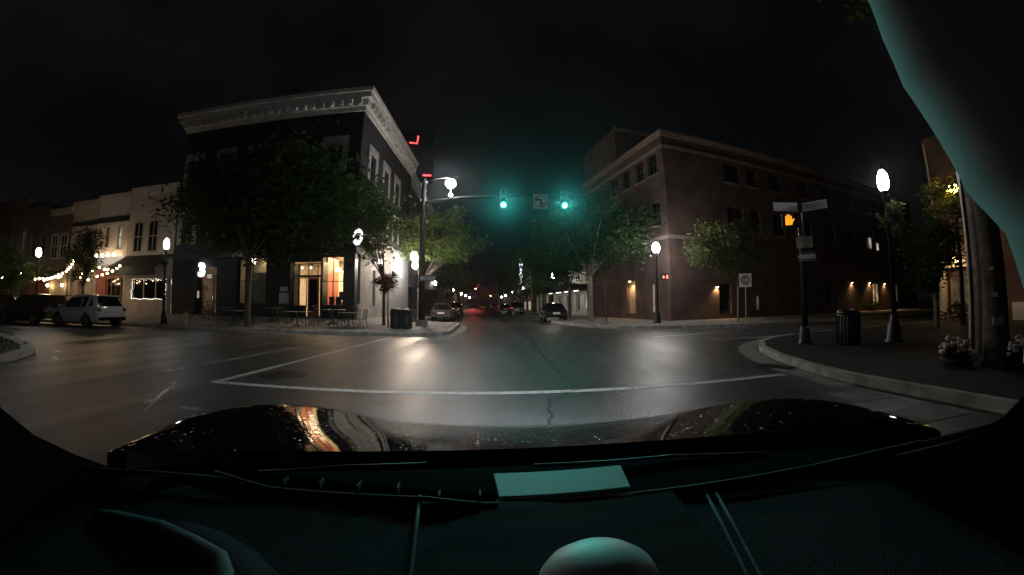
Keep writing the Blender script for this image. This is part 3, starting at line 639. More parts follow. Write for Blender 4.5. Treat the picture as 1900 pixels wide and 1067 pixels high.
rr_=random.Random(8)
for i,(x,w_,h_,mm) in enumerate(((-4.0,.3,.9,'room'),(-3.5,.25,.6,'counter'),(-3.05,.4,.45,'whitewall'),(-1.45,.3,.7,'counter'),(-1.0,.25,1.0,'whitewall'))): MB(S).box(x,.6,1.2,x+w_,.9,1.5+h_,.03).build('display_piece',mm,b1)
MB(S).lathe([(.3,1.5),(.22,1.8),(.13,2.1),(.03,2.45)],(-2.35,.75,0),10).build('lit_cone','fairy' and emis('display_cone_glow',(1,.97,1),2.2),b1)
text('neon_sign','&',.5,'neonpink',b1,(-1.75,.2,2.65),(PI/2,0,0),.01,.01)
MB(S).tube([(-1.75,.7,1.5),(-1.75,.7,2.3)],.02,6).ball((-1.75,.7,2.35),.09,8).build('display_lamp','fairy',b1,True)

b2=rowhouse(-4.97,-8.7,9.1,'render2','white two storey shop with two lit upper windows and bright fascia over a red front',[(-2.73+.0,-2.2,5.25,6.75),(-1.25,-.72,5.1,6.7),(-3.5,-.25,.5,3.6)],'render2')
for q,pn in (((-2.73,-2.2,5.25,6.75),'win_dim'),((-1.25,-.72,5.1,6.7),'win_pale')): window(b2,S,q,pn,'frame',nz=2,sill='trimA',depth=.1)
MB(S).box(-3.7,-.1,7.05,-.03,-.004,7.42).build('string_course','blackwood',b2)
MB(S).box(-3.2,-.35,3.98,-.03,-.01,4.46).build('lit_fascia',emis('fascia_glow',(1,.88,.68),.55),b2)
fr=MB(S).box(-3.5,.12,.4,-2.5,.2,3.6).box(-1.7,.12,.4,-.25,.2,3.6).box(-2.5,.12,3.1,-1.7,.2,3.6).build('shopfront','red_shop',b2)
door(b2,S,(-2.45,-1.75,.45,3.08),'red_shop',pane='glassdark')
window(b2,(0,-.16,0,0),(-1.55,-.45,1.3,3.0),'glassdark','red_shop',nu=2,nz=1)
for u in (-2.9,-2.2,-1.5,-.8): sp=MB(S).box(u-.06,-.5,4.5,u+.06,-.36,4.62).ball((u,-.45,4.66),.07,8).build('sign_lamp','bulb',b2,True)

b3=rowhouse(-8.72,-12.05,8.9,'render3','pale brick two storey shop behind the young street tree with one small lit upper window',[(-2.6,-2.0,5.2,6.5),(-1.2,-.6,5.2,6.5),(-3.1,-.3,.5,3.5)],'render3')
window(b3,S,(-2.6,-2.0,5.2,6.5),'win_dim','frame',nz=2,sill='trimA'); window(b3,S,(-1.2,-.6,5.2,6.5),'glassdark','frame',nz=2,sill='trimA')
MB(S).box(-3.3,-.1,7.0,-.03,-.004,7.3).build('string_course','blackwood',b3)
MB(S).box(-3.1,.12,.4,-.3,.2,3.5).build('shopfront','buff_shop',b3); door(b3,(0,-.1,0,0),(-2.2,-1.3,.45,2.8),'red_shop',pane='win_dim')
MB(S).box(-3.2,-.3,3.6,-.1,-.005,4.1).build('fascia','buff_shop',b3)
b4=rowhouse(-12.07,-15.15,8.6,'brick4','dark red brick shop with a gabled pale parapet and one arched upper window',[(-2.9,-.3,.5,3.4)],'render3')
arched(b4,S,-1.3,-.5,4.7,6.5,'glassdark','trimA'); arched(b4,S,-2.6,-1.8,4.7,6.5,'glassdark','trimA')
MB(S).box(-2.9,.12,.4,-.3,.2,3.4).build('shopfront','buff_shop',b4); MB(S).prismx([(-.02,3.7),(-1.6,2.9),(-1.6,2.8),(-.02,3.6)],-3.05,-.05).build('canopy','roofdark',b4)
for u in (-2.5,-.45): MB(S).ball((u,-.2,2.5),.11,8).build('globe_lamp','bulb',b4,True)
b5=rowhouse(-15.17,-18.6,9.0,'brick5','brown grey brick shop, unlit, second from the left end of the row',[(-2.9,-2.2,4.9,6.6),(-1.3,-.6,4.9,6.6),(-3.0,-.4,.5,3.2)],'brick5')
for q in ((-2.9,-2.2,4.9,6.6),(-1.3,-.6,4.9,6.6)): window(b5,S,q,'glassdark','frame',nz=2,sill='trimA')
MB(S).box(-3.0,.12,.4,-.4,.2,3.2).build('shopfront','red_shop',b5); MB(S).prismx([(-.02,3.9),(-1.5,3.1),(-1.5,3.0),(-.02,3.8)],-3.35,-.05).build('canopy','roofdark',b5)
q6=[(-.75,-.35,4.9,7.1),(-1.35,-1.0,4.9,7.1),(-2.6,-2.2,4.9,6.9),(-3.6,-3.2,4.9,6.9),(-5.2,-4.7,4.9,6.9),(-6.8,-6.2,4.9,6.9)]
b6=rowhouse(-18.62,-27,9.9,'brick6','tan brick building at the left end of the row with tall narrow lit windows',q6+[(-7.5,-.5,.5,3.2)],'brick6')
for q,pn in zip(q6,('win_pale','win_dim','win_dim','win_dim','glassdark','glassdark')): window(b6,S,q,pn,'frame',nz=3,sill='trimA',fw=.04)
MB(S).box(-7.5,.12,.4,-.5,.2,3.2).build('shopfront','buff_shop',b6)

# string lights over the pavement cafe
sl=thing('string_lights','warm string lights strung under the shop fascia and over the pavement cafe tables','string lights',(0,0,0))
bl=[(-31.46,2.72),(-31.1,2.8),(-30.8,2.87),(-30.5,2.91),(-30.21,2.98),(-29.92,3.09),(-29.51,3.2),(-29.1,3.32),(-28.89,3.46),(-28.68,3.6),(-28.47,3.78),(-28.32,4.0)]
bl2=[(-31.3,2.74),(-30.9,2.78),(-30.5,2.78),(-30.07,2.79),(-29.77,2.79),(-29.48,2.83),(-29.19,2.9),(-28.83,2.83),(-28.55,2.9)]
bl3=[(-27.46,2.9),(-26.61,2.71),(-25.75,2.93),(-25.28,3.03),(-24.82,3.13),(-24.36,3.27),(-23.96,3.44),(-23.7,3.6)]
bl4=[(-26.2,3.05),(-25.72,3.14),(-25.14,3.2),(-24.59,3.44),(-24.09,3.3),(-23.8,3.3)]
for L_,yy in ((bl,19.0),(bl2,18.3),(bl3,19.0),(bl4,18.2)):
    MB().tube([(x,yy+.05*math.sin(x),z+.07) for x,z in L_],.008,4).build('wire','signblack',sl)
    for x,z in L_: MB().ball((x,yy+.05*math.sin(x),z),.06,8).build('bulb','bulb',sl,True)
for x,z in ((-34.25,3.2),(-36.48,2.93),(-36.52,2.69)): MB().ball((x,19,z),.08,8).build('bulb','bulb',sl,True)
MB().tube([(-34.25,19,3.28),(-35.4,19,3.02),(-36.48,19,3.0)],.008,4).build('wire','signblack',sl)

# ------------------------------------------------------------------ further buildings up the street
F1=thing('terrace_building','tall building with pale cornice showing through the trees beyond the black corner block','building',(-7.6,33.0,0))
mb=MB(E_); wall(mb,0,22,0,14.2,[(.2,2.0,.3,2.75)]+[(u,u+1.2,6,8) for u in (3,7,11,15)]+[(u,u+1.2,10,12) for u in (3,7,11,15)],.35); mb.setT(S).box(-14,21.6,0,-.36,22,14.2).box(-14,.0,0,-.36,.3,14.2).box(-14,.31,0,-13.7,21.59,14.2); mb.build('wall','brick5',F1)
MB(S).box(-13.6,.4,13.6,-.4,21.5,13.7).build('roof','roofdark',F1)
MB(S).box(-.3,0,14.21,.5,22,14.8).box(-.3,0,13.6,.25,22,14.19).build('cornice','whitewall',F1)
for u in (3,7,11,15):
    for z in (6,10): window(F1,E_,(u,u+1.2,z,z+2),'glassdark','frame',nu=2,nz=2,sill='whitewall')
window(F1,E_,(.2,2.0,.3,2.75),'door_on','frame_w',nu=2,nz=1,fw=.06,name='lit_doorway')
MB(E_).box(-.1,-1.0,3.0,21,-.004,3.2).build('canopy','roofdark',F1)
light('doorway_light','AREA',(.5,1.2,2.7),14,(1,.95,.86),size=1.0,parent=F1)
def block(name,label,x0,x1,y0,y1,h,m,face,win=None,cap='bandB',lit=()):
    """simple street block; face +1 looks east, -1 looks west"""
    o=thing(name,label,'building',(x1 if face>0 else x0,y0,0)); w_=x1-x0; n=int((y1-y0)/3.6)
    T=E_ if face>0 else (0,0,0,-PI/2)
    ops=[]
    for i in range(n):
        for z in range(1,int(h/3.6)):
            a=1+i*3.6; ops.append((a,a+1.3,z*3.6+.9,z*3.6+2.8) if face>0 else (-a-1.3,-a,z*3.6+.9,z*3.6+2.8))
    mb=MB(T); L=y1-y0
    wall(mb,0 if face>0 else -L,L if face>0 else 0,0,h,ops,.3)
    sg=-1 if face>0 else 1
    mb.setT(S).box(sg*.31,0,0,sg*w_,.3,h).box(sg*.31,L-.3,0,sg*w_,L,h).box(sg*(w_-.3),.31,0,sg*w_,L-.31,h); mb.build('wall',m,o)
    MB(S).box(sg*.31,.31,h-.6,sg*(w_-.31),L-.31,h-.5).build('roof','roofdark',o)
    MB(S).box(-sg*.25,0,h-.4,sg*.1,L,h+.25).build('cornice',cap,o)
    MB(S).box(-sg*.06,.2,3.2,-sg*.004,L-.2,3.7).build('fascia',cap,o)
    for i,q in enumerate(ops): window(o,T,q,'win_dim' if i in lit else 'glassdark','frame',nz=2,sill=cap)
    return o
block('street_block','dark brick block further up the left side of the street','%'and -20,-7.8,56,84,9.5,'brick5',1,lit=(2,5))
block('street_block','low brown block far up the left side beside the distant red signal',-20,-8,88,112,8,'brick4',1,lit=(1,))
block('street_block','far dark block at the left end of the street beyond the red signal',-20,-8,126,170,10,'brick5',1,lit=(3,9))
block('street_block','far dark block on the right beyond the theatre sign',9,22,84,116,9,'brick5',-1,lit=(4,))
block('street_block','furthest brick block on the right of the street beyond the signal',9,22,126,170,11,'brick4',-1,lit=(2,8))
tw=thing('tower_building','dark tall building behind the corner block with red neon corner lines','building',(-14,56,0))
mb=MB(S).box(-13,0,0,0,.3,30).box(-13,11.7,0,0,12,30).box(-13,.31,0,-12.7,11.69,30).box(-.3,.31,0,0,11.69,30); mb.build('wall','brick5',tw); MB(S).box(-12.6,.4,29.4,-.4,11.6,29.5).build('roof','roofdark',tw)
MB(S).tube([(2.0,-1.1,27.0),(3.2,-1.1,26.8),(3.35,-1.1,28.1)],.12,6).build('neon_line','neonred',tw); MB(S).tube([(4.4,-1.1,21.4),(5.7,-1.1,21.35)],.13,6).build('neon_line','neonred',tw)
MB(S).box(-.2,-1.02,20,6.0,-.85,29.2).build('sign_frame','roofdark',tw)
for z in (20.2,28.2): MB(S).box(-.3,-.84,z,0,-.01,z+.4).build('sign_bracket','roofdark',tw)

# white shopfront with dark projecting roof, right side
Wb=thing('white_shop','low white panelled shop under a broad dark projecting roof on the right','building',(10.9,35.3,0),R(6))
mb=MB(Wt); wall(mb,-14,0,0,5.5,[(-2.6,-1.6,.9,2.3),(-5.3,-3.9,.35,2.5),(-8.6,-7.2,.8,2.4),(-12,-10.2,.8,2.4)],.3); mb.setT(S).box(.31,0,0,9,.3,5.5).box(.31,13.7,0,9,14,5.5).box(8.7,.31,0,9,13.69,5.5); mb.build('wall','whitewall',Wb)
for i,q in enumerate([(-2.6,-1.6,.9,2.3),(-8.6,-7.2,.8,2.4),(-12,-10.2,.8,2.4)]): window(Wb,Wt,q,'win_dim' if i else 'win_pale','frame_w',nu=2,nz=1,fw=.05)
door(Wb,Wt,(-5.2,-4.0,.35,2.5),'frame_w',pane='win_dim')
MB(S).box(-2.6,-.6,2.75,-.01,14.4,3.3).box(-2.75,-.75,2.6,-2.61,14.5,3.35).build('projecting_roof','roofdark',Wb)
cl=MB(S)
for y in (.3,3.2,6.2,9.2,12.2,13.9): MB(S).box(-2.35,y-.12,.14,-2.1,y+.12,2.74).build('column','whitewall',Wb)
light('canopy_light','AREA',(-1.2,7,2.7),42,(1,.95,.86),size=1.5,size_y=11,parent=Wb)
MB(S).box(-1.35,1.5,2.66,-1.05,12.5,2.74).build('ceiling_lamp',emis('canopy_tube_glow',(1,.95,.86),2.0),Wb)
# pink brick block next along, then the theatre with its vertical sign
Pk=thing('pink_brick_building','pinkish brick building between the white shop and the theatre','building',(9.2,50.0,0))
mb=MB(Wt); wall(mb,-9,0,0,6.4,[(-3,-2,.4,2.6)],.3); mb.setT(S).box(.31,0,0,9,.3,6.4).box(.31,8.7,0,9,9,6.4); mb.build('wall','pinkbrick',Pk); door(Pk,Wt,(-2.95,-2.05,.3,2.6),'frame_w',pane='win_pale'); MB(S).box(-.1,0,6.1,.4,9,6.5).build('cornice','bandB',Pk)
Th=thing('theatre_building','pale theatre front with arched openings and a dark box canopy below the vertical sign','building',(7.9,59.5,0))
mb=MB(Wt); wall(mb,-16,0,0,9,[(-7,-3,.3,2.9)],.35); mb.setT(S).box(.36,0,0,12,.35,9).box(.36,15.6,0,12,16,9); mb.build('wall','pinkbrick',Th)
MB(Wt).box(-10,-2.2,3.0,-1.2,-.01,3.9).build('canopy','roofdark',Th)
for u in (-9.3,-6.3,-3.0): arched(Th,Wt,u-.8,u+.8,4.3,6.2,'win_pale','whitewall')
window(Th,Wt,(-7,-3,.3,2.9),'win_dim','frame_w',nu=4,nz=1)
for u in (-8.8,-2.2): MB(Wt).box(u-.2,-.3,.4,u+.2,-.01,1.8).build('lit_panel','win_pale',Th)
vs_=thing('vertical_sign','tall narrow theatre blade sign with glowing white letters stacked one above another','sign',(6.1,60,0))
MB().box(-.5,-.12,4.6,.5,.12,9.0).box(.5,-.05,5.2,1.8,.05,5.35).box(.5,-.05,8.2,1.8,.05,8.35).build('case','signblack',vs_)
for i,ch in enumerate('THEATRE'[:6]): 
    t_=text('letter','HBEHBE'[i] if False else ch,.82,'marq_on',vs_,(0,-.15,8.55-i*.72),(PI/2,0,0),.01,.02)
light('theatre_light','AREA',(5.4,60.5,4.1),60,(1,.9,.76),(0,R(-90),0),size=2.5)

# right background building across the side street
Cb=thing('dark_brick_building','dark brick building at the far right with an orange lit doorway behind the timber pole','building',(25,12.4,0))
mb=MB(Wt); wall(mb,0,18,0,10.5,[(.5,1.8,.3,2.5),(5,7,1.2,3.2),(9,11,1.2,3.2),(1,2.2,5.5,7.3),(5,6.4,5.5,7.3),(9,10.4,5.5,7.3)],.35); mb.setT(S).box(.36,-.35,0,16,0,10.5).box(.36,-18,0,16,-17.6,10.5); mb.build('wall','brick4',Cb)
mb=MB(S).box(.36,-17.6,9.9,16,-.36,10).build('roof','roofdark',Cb)
door(Cb,Wt,(.55,1.75,.3,2.5),'buff_shop',pane='win_dim')
MB(Wt).box(.2,-.2,.15,.48,.0,2.9).box(1.82,-.2,.15,2.1,.0,2.9).box(.2,-.3,2.91,2.1,.0,3.3).build('door_surround','whitewall',Cb)
for q in ((5,7,1.2,3.2),(9,11,1.2,3.2)): window(Cb,Wt,q,'glassdark','frame_w',nu=2,nz=2,sill='whitewall')
for q in ((1,2.2,5.5,7.3),(5,6.4,5.5,7.3),(9,10.4,5.5,7.3)): window(Cb,Wt,q,'glassdark','frame',nu=2,nz=2,sill='bandB')
MB(Wt).tube([(.12,-.08,.2),(.12,-.08,10.2)],.06,6).build('downpipe','frame_w',Cb)
MB(Wt).box(3.6,-.25,.14,12,-.01,1.0).build('stone_base','whitewall',Cb)
light('doorway_light','SPOT',(-1.0,-1.2,3.4),60,(1,.55,.16),(0,0,0),size=.1,spot=R(140),parent=Cb)
MB(Wt).box(1.0,-.5,3.32,1.3,-.28,3.5).build('door_lamp','sconce',Cb)

# ------------------------------------------------------------------ street lamps: one modelled, the rest copies
def make_lamp(label,loc,glow='globe'):
    o=thing('street_lamp',label,'street lamp',loc,0,'globe street lamps')
    MB().lathe([(.24,0),(.24,.06),(.19,.10),(.17,.45),(.12,.6),(.10,.72),(.075,.8)],n=14).build('base','black',o,True)
    MB().lathe([(.07,.8),(.05,3.9),(.08,3.92),(.08,3.98),(.05,4.0),(.10,4.08),(.13,4.12)],n=12).build('post','black',o,True)
    MB().lathe([(.11,4.12),(.20,4.24),(.225,4.38),(.205,4.52),(.14,4.66),(.08,4.72)],n=18).build('globe',glow,o,True)
    MB().lathe([(.09,4.72),(.06,4.78),(.02,4.88)],n=10).build('finial','black',o,True)
    return o
lampR=make_lamp('black street lamp with bright globe in front of the red brick corner',(10.0,19.77,.15))
lampC=make_lamp('black street lamp with tall bright globe nearest on the right pavement beside the litter bin',(10.75,6.55,.13),'globe_cool')
for c in lampC.children:
    if c.name.startswith('globe'): c.scale=(.68,.68,1); 
LP=[((-4.72,24.6,.15),'bright warm street lamp just left of the traffic signal pole on the left corner',1),
    ((-5.5,29.0,.15),'street lamp with flared base beside the lit doorway past the left corner',.97),
    ((-17.3,16.75,.15),'street lamp at the kerb in front of the buff shop with arched windows',.97),
    ((-28.4,16.7,.15),'street lamp at the far left among the dark parked cars',.94)]
for p,l,s_ in LP:
    o=dup(lampR,p,random.uniform(0,6),l,None,s_)
    if p[1]==24.6:
        for c in o.children:
            if c.name.startswith('globe'): c.data=c.data.copy(); c.data.materials[0]=M['globe_warm']
    if p[0]<-10:
        for c in o.children:
            if c.name.startswith('globe'): c.data=c.data.copy(); c.data.materials[0]=M['globe_left']; c.scale=(.72,.72,1)
assumed_lamp=dup(lampR,(-13.6,4.6,.14),0,'assumed street lamp on the corner lawn just beyond the left edge of the view',None,.97)  # unseen lamp, assumed from the lit white SUV and left road
for c in assumed_lamp.children:
    if c.name.startswith('globe'): c.data=c.data.copy(); c.data.materials[0]=M['globe_assumed']
far=[((-7.2,54,.15),'distant street lamp on the left pavement, nearest of those beyond the left parked cars'),((-6.6,80,.15),'distant street lamp on the left pavement, second past the left parked cars'),((-6.4,104,.15),'tiny distant street lamp on the left, last before the red signal'),((7.6,39.8,.15),'street lamp glowing among leaves on the right above the white shop roof'),((7.8,72,.15),'distant street lamp on the right just left of the theatre sign'),((7.5,96,.15),'distant street lamp on the right, second beyond the theatre sign'),((7.4,125,.15),'tiny street lamp at the far end of the right pavement'),((7.3,150,.15),'faintest street lamp at the end of the street on the right'),((-6.3,128,.15),'tiny street lamp on the left just past the red signals'),((-6.2,160,.15),'faintest street lamp at the far end of the left pavement')]
for i,(p,l) in enumerate(far):
    o=dup(lampR,p,i,l,None,.98)
    for c in o.children:
        if c.name.startswith('globe'): c.data=c.data.copy(); c.data.materials[0]=M['globe_far']
# yellow lamp in the trees at far right
yl=thing('yellow_lamp','yellow street lamp glowing behind leaves beside the timber pole','street lamp',(19.6,8.75,.13))
MB().lathe([(.1,0),(.06,5.6)],n=8).build('post','black',yl,True); MB().ball((0,0,5.8),.22,10).build('globe','sodium',yl,True)

# ------------------------------------------------------------------ traffic signal pole, mast arm, signals
tp=thing('signal_pole','tall steel traffic signal pole with long mast arm and bright lamp on the left corner','traffic pole',(-3.4,20,.13))
MB().lathe([(.34,0),(.34,.28),(.30,.32),(.30,.36)],n=16).build('base','concrete',tp)
MB().lathe([(.19,.36),(.17,2),(.13,8.3),(.02,8.36)],n=14).build('pole','polepaint',tp,True)
MB().tube([(0,0,6.85),(2,0,7.12),(5,0,7.28),(8.8,0,7.36)],[.10,.09,.07,.05],8).build('mast_arm','polepaint',tp,True)
MB().tube([(0,0,8.0),(.7,0,8.28),(1.4,0,8.35)],.04,8).build('lamp_arm','polepaint',tp,True)
MB().ball((1.5,0,7.98),.27,14).build('lamp_globe','globe_mast',tp,True)
MB().ball((1.52,0,7.3),.13,10,.8).tube([(1.52,0,7.4),(1.5,0,7.7)],.02,6).build('lens_ghost',emis('lens_ghost_glow',(.9,.97,1),8),tp,True)  # glowing ball standing in for the globe's lens ghost, no second lamp
for z in (7.05,8.05): MB().lathe([(.2,0),(.2,.12)],(0,0,z-.06),12).build('collar','darkmetal',tp)
def signal(label,loc,lit=2,glow='green_on',group='traffic signals'):
    o=thing('traffic_signal',label,'traffic light',loc,0,group)
    bev(MB().box(-.18,-.02,-.56,.18,.22,.56).build('housing','black',o),.03)
    for i in range(3):
        z=.36-i*.36
        MB().lathe([(.14,0),(.13,.02),(.06,.045),(.001,.05)],(0,-.02,z),16,'y')
        l=MB(); l.lathe([(.001,-.05),(.08,-.045),(.14,-.021)],(0,0,z),18,'y'); l.build('lens',glow if i==lit else 'lens_off',o,True)
        v=MB(); 
        rows=[]
        for k in range(13):
            a=R(-30+240*k/12); rows.append([(.155*math.cos(a),-.021,z+.155*math.sin(a)),(.155*math.cos(a),-.24+.05*abs(math.cos(a)),z+.155*math.sin(a))])
        v.grid(rows); v.build('visor','black',o)
    MB().tube([(0,.1,.56),(0,.1,.78)],.03,6).build('hanger','darkmetal',o)
    return o
s1=signal('green traffic light hanging from the mast arm, left of the square turn sign',(1.07,19.9,7.2))
s2=signal('green traffic light hanging at the end of the mast arm, right of the turn sign',(4.54,19.9,7.26))
for x,z in ((1.07,6.84),(4.54,6.9)):
    l=light('green_signal_light','SPOT',(x,19.55,z),2500,(.10,1,.86),size=.14,spot=R(17),blend=.9); aim(l,(.3,-.6,1.5))
    l=light('green_signal_light','SPOT',(x,19.55,z),70,(.10,1,.80),size=.14,spot=R(80),blend=.9); aim(l,(0,0,0))
signal('distant red traffic light over the left of the far junction',(-4.4,118,6.1),0,'red_on'); signal('distant red traffic light over the middle of the far junction',(-2.6,118,6.1),0,'red_on')
signal('tiny amber traffic light over the farthest junction',(3.6,196,6.0),1,emis('far_amber_glow',(1,.35,.05),160))
fa=thing('signal_mast','distant mast arm carrying the red traffic lights at the far junction','traffic pole',(-6.5,118.2,0))
MB().tube([(0,0,0),(0,0,6.9),(.3,0,7.0),(6.8,0,7.0)],.09,8).build('pole','darkmetal',fa)
fb=thing('signal_mast','farthest mast arm carrying the tiny amber traffic light','traffic pole',(8,196.2,0)); MB().tube([(0,0,0),(0,0,6.8),(-.3,0,6.9),(-6,0,6.9)],.1,8).build('pole','darkmetal',fb)
ts=thing('turn_sign','square white no left turn sign hanging between the two green traffic lights','sign',(3.15,19.85,7.1))
MB().box(-.40,-.012,-.45,.40,.012,.40,.0).build('plate','signgrey',ts)
ar=MB().box(-.02,-.02,-.3,.09,-.0125,.12).box(-.18,-.02,.03,-.02,-.0125,.12).add([(-.18,-.017,-.04),(-.18,-.017,.19),(-.32,-.017,.075)],[(0,2,1)]).build('arrow','signblack',ts)
rg=MB()
for i in range(28):
    a0,a1=2*PI*i/28,2*PI*(i+1)/28; rg.add([(r_*math.cos(a),-.0215,r_*math.sin(a)-.02) for a in (a0,a1) for r_ in (.30,.36)],[(0,1,3,2)])
rg.add([(-.25,-.0225,.19),(-.21,-.0225,.23),(.25,-.0225,-.23),(.21,-.0225,-.27)],[(0,1,2,3)]); rg.build('ring','signred',ts)
MB().tube([(0,.05,.2),(0,.05,.26)],.05,6).build('hanger','darkmetal',ts)
def arrow_sign(name,label,loc,rz,w_=.92,h=.31,txt=True,par=None):
    o=thing(name,label,'sign',loc,rz)
    bev(MB().box(-w_/2,-.008,-h/2,w_/2,.008,h/2).build('plate','signblack',o),.01)
    k=h*.36
    MB().add([(-w_*.46,-.012,0),(-w_*.27,-.012,-h*.43),(-w_*.27,-.012,-k*.72),(w_*.45,-.012,-k*.72),(w_*.45,-.012,k*.72),(-w_*.27,-.012,k*.72),(-w_*.27,-.012,h*.43)],[tuple(range(7))]).build('arrow','signwhite',o)
    b=MB()
    for z in (-h/2+.012,h/2-.012): b.box(-w_/2+.01,-.012,z-.004,w_/2-.01,-.0085,z+.004)
    b.build('border','signwhite',o)
    if txt: text('lettering','ONE WAY',h*.44,'signblack',o,(w_*.09,-.014,0),(PI/2,0,0),.001,.004)
    return o
arrow_sign('one_way_sign','black and white one way arrow sign pointing left on the tall signal pole',(-3.05,19.72,2.74),0)
# pedestrian push-button signals
pr=thing('pedestrian_signal','small pedestrian signal with glowing red figures beside the lamp in front of the brick corner','pedestrian signal',(10.45,19.6,2.83))
bev(MB().box(-.24,-.02,-.2,.24,.16,.2).build('housing','black',pr),.02)
MB().tube([(-.24,.08,0),(-.42,.12,0)],.025,6).build('bracket','black',pr)
def hand(mb,cx,cz,s,y):
    mb.box(cx-.32*s,y,cz-.45*s,cx+.3*s,y+.004,cz+.05*s)
    for i,h_ in enumerate((.36,.5,.46,.34)): mb.box(cx-.3*s+i*.155*s,y,cz+.05*s,cx-.3*s+i*.155*s+.125*s,y+.004,cz+.05*s+h_*s)
    mb.add([(cx+.3*s,y,cz-.3*s),(cx+.52*s,y,cz+.05*s),(cx+.45*s,y,cz+.14*s),(cx+.3*s,y,cz-.05*s)],[(0,1,2,3)]); return mb
hand(MB(),-.115,0,.19,-.026).build('hand_symbol','pinkred_on',pr); text('countdown_digit','8',.34,'pinkred_on',pr,(.12,-.024,0),(PI/2,0,0),.001,.008)

# near right sign pole
np_=thing('sign_pole','dark steel sign pole on the near right kerb','pole',(8.42,7.66,.13))
MB().lathe([(.21,0),(.20,.06),(.15,.12),(.13,.45),(.10,.5)],n=16).build('base','black',np_,True)
MB().lathe([(.085,.5),(.075,3.78),(.06,3.84),(.01,3.88)],n=14).build('post','darkmetal',np_,True)
def blade(label,loc,rz,wd):
    o=thing('street_name_sign',label,'street sign',loc,rz,'street name signs')
    bev(MB().box(0,-.006,-.12,wd,.006,.12).build('plate','streetname',o),.006); MB().box(.05,-.0085,-.035,wd-.06,-.0065,-.02).box(.05,-.0085,.03,wd-.1,-.0065,.045).build('faded_lettering','streettext',o)
    MB().box(-.04,-.02,-.13,.03,.02,-.1).build('clamp','galv',o); return o
VA=math.atan2(8.42,7.66)   # bearing of the pole
blade('long pinkish street name blade on top of the near right pole, pointing left',(8.33,7.62,3.83),R(180-14)-0,.74)
blade('pale street name blade on top of the near right pole, pointing right',(8.5,7.6,3.83),R(-62),.66)
ps=thing('pedestrian_signal','amber glowing hand pedestrian signal on the near right sign pole','pedestrian signal',(8.18,7.82,3.50),R(-44))
bev(MB().box(-.2,.0,-.22,.2,.2,.22).build('housing','black',ps),.02); hand(MB(),-.01,.0,.29,-.006).build('hand_symbol','amber_on',ps)
MB().tube([(.05,.1,0),(.2,.1,0)],.03,6).build('bracket','black',ps)
sb=thing('blank_sign','pale rectangular sign plate with rounded corners on the near right pole, above the arrow sign','sign',(8.37,7.52,2.86),R(-47))
bev(MB().box(-.21,-.006,-.15,.21,.006,.15).build('plate','signgrey',sb),.006); MB().box(-.05,-.008,-.14,.13,-.0065,.14).build('tan_panel','buff_shop',sb)
arrow_sign('one_way_sign','small one way arrow sign pointing left on the near right pole',(8.40,7.50,2.47),R(-47),.50,.24,False)
dn=thing('do_not_enter_sign','square white do not enter sign with red disc on a post before the brick wall','sign',(14.16,17.04,.15),R(-28))
MB().tube([(0,.03,0),(0,.03,2.75)],.032,8).build('post','galv',dn); bev(MB().box(-.34,-.01,1.98,.34,.01,2.72).build('plate','signwhite',dn),.008)
MB().lathe([(.27,-.014),(.27,-.011)],(0,0,2.36),28,'y').build('red_disc','signred',dn); MB().box(-.2,-.018,2.32,.2,-.0145,2.40).build('white_bar','signwhite',dn)
text('lettering','DO NOT',.13,'signwhite',dn,(0,-.017,2.50),(PI/2,0,0),.001); text('lettering','ENTER',.13,'signwhite',dn,(0,-.017,2.22),(PI/2,0,0),.001)
sp=thing('sign_post','slim dark post on a small concrete foot on the right corner pavement','post',(7.15,20.7,.15))
MB().tube([(0,0,0),(0,0,2.6)],.045,8).build('post','darkmetal',sp); MB().box(-.35,-.25,0,.35,.25,.07,.02).build('foot','concrete',sp)

# utility pole, trunk, planters on the near right
up=thing('utility_pole','thick weathered timber utility pole with a pale tag high up at the right edge','utility pole',(10.0,4.15,.13))
MB().lathe([(.19,0),(.175,3),(.15,8.5)],n=14).build('pole','wood',up,True); MB().box(-.2,-.1,4.05,-.15,.14,4.25).build('tag','signwhite',up)
MB().tube([(-.2,.05,.1),(-.17,.05,4),(-.15,.05,7)],.025,6).build('conduit','darkmetal',up)

# ------------------------------------------------------------------ foliage
def leaves(mb,c,rad,n,size,clumps=26,rng=None,flat=1.0,low=None):
    rng=rng or random
    cl=[]
    while len(cl)<clumps:
        p=Vector((rng.uniform(-1,1),rng.uniform(-1,1),rng.uniform(-1,1)))
        if p.length<1 and p.length>.35: cl.append((p*(.72+.28*rng.random()),rng.uniform(.20,.40)))
    for i in range(n):
        p,s=cl[rng.randrange(clumps)]
        d=Vector((rng.gauss(0,1),rng.gauss(0,1),rng.gauss(0,.8)))*s*.55
        q=p+d; x,y,z=c[0]+q.x*rad[0],c[1]+q.y*rad[1],c[2]+q.z*rad[2]
        if low and z<low: continue
        a=rng.uniform(0,2*PI); t=rng.uniform(-.9,.9); L=size*rng.uniform(.7,1.4)
        u=Vector((math.cos(a)*math.cos(t),math.sin(a)*math.cos(t),math.sin(t)))*L; v=Vector((-math.sin(a),math.cos(a),rng.uniform(-.6,.6))).normalized()*L*.42
        o=Vector((x,y,z)); mb.add([tuple(o),tuple(o+u*.5+v),tuple(o+u),tuple(o+u*.5-v)],[(0,1,2,3)])
    return cl
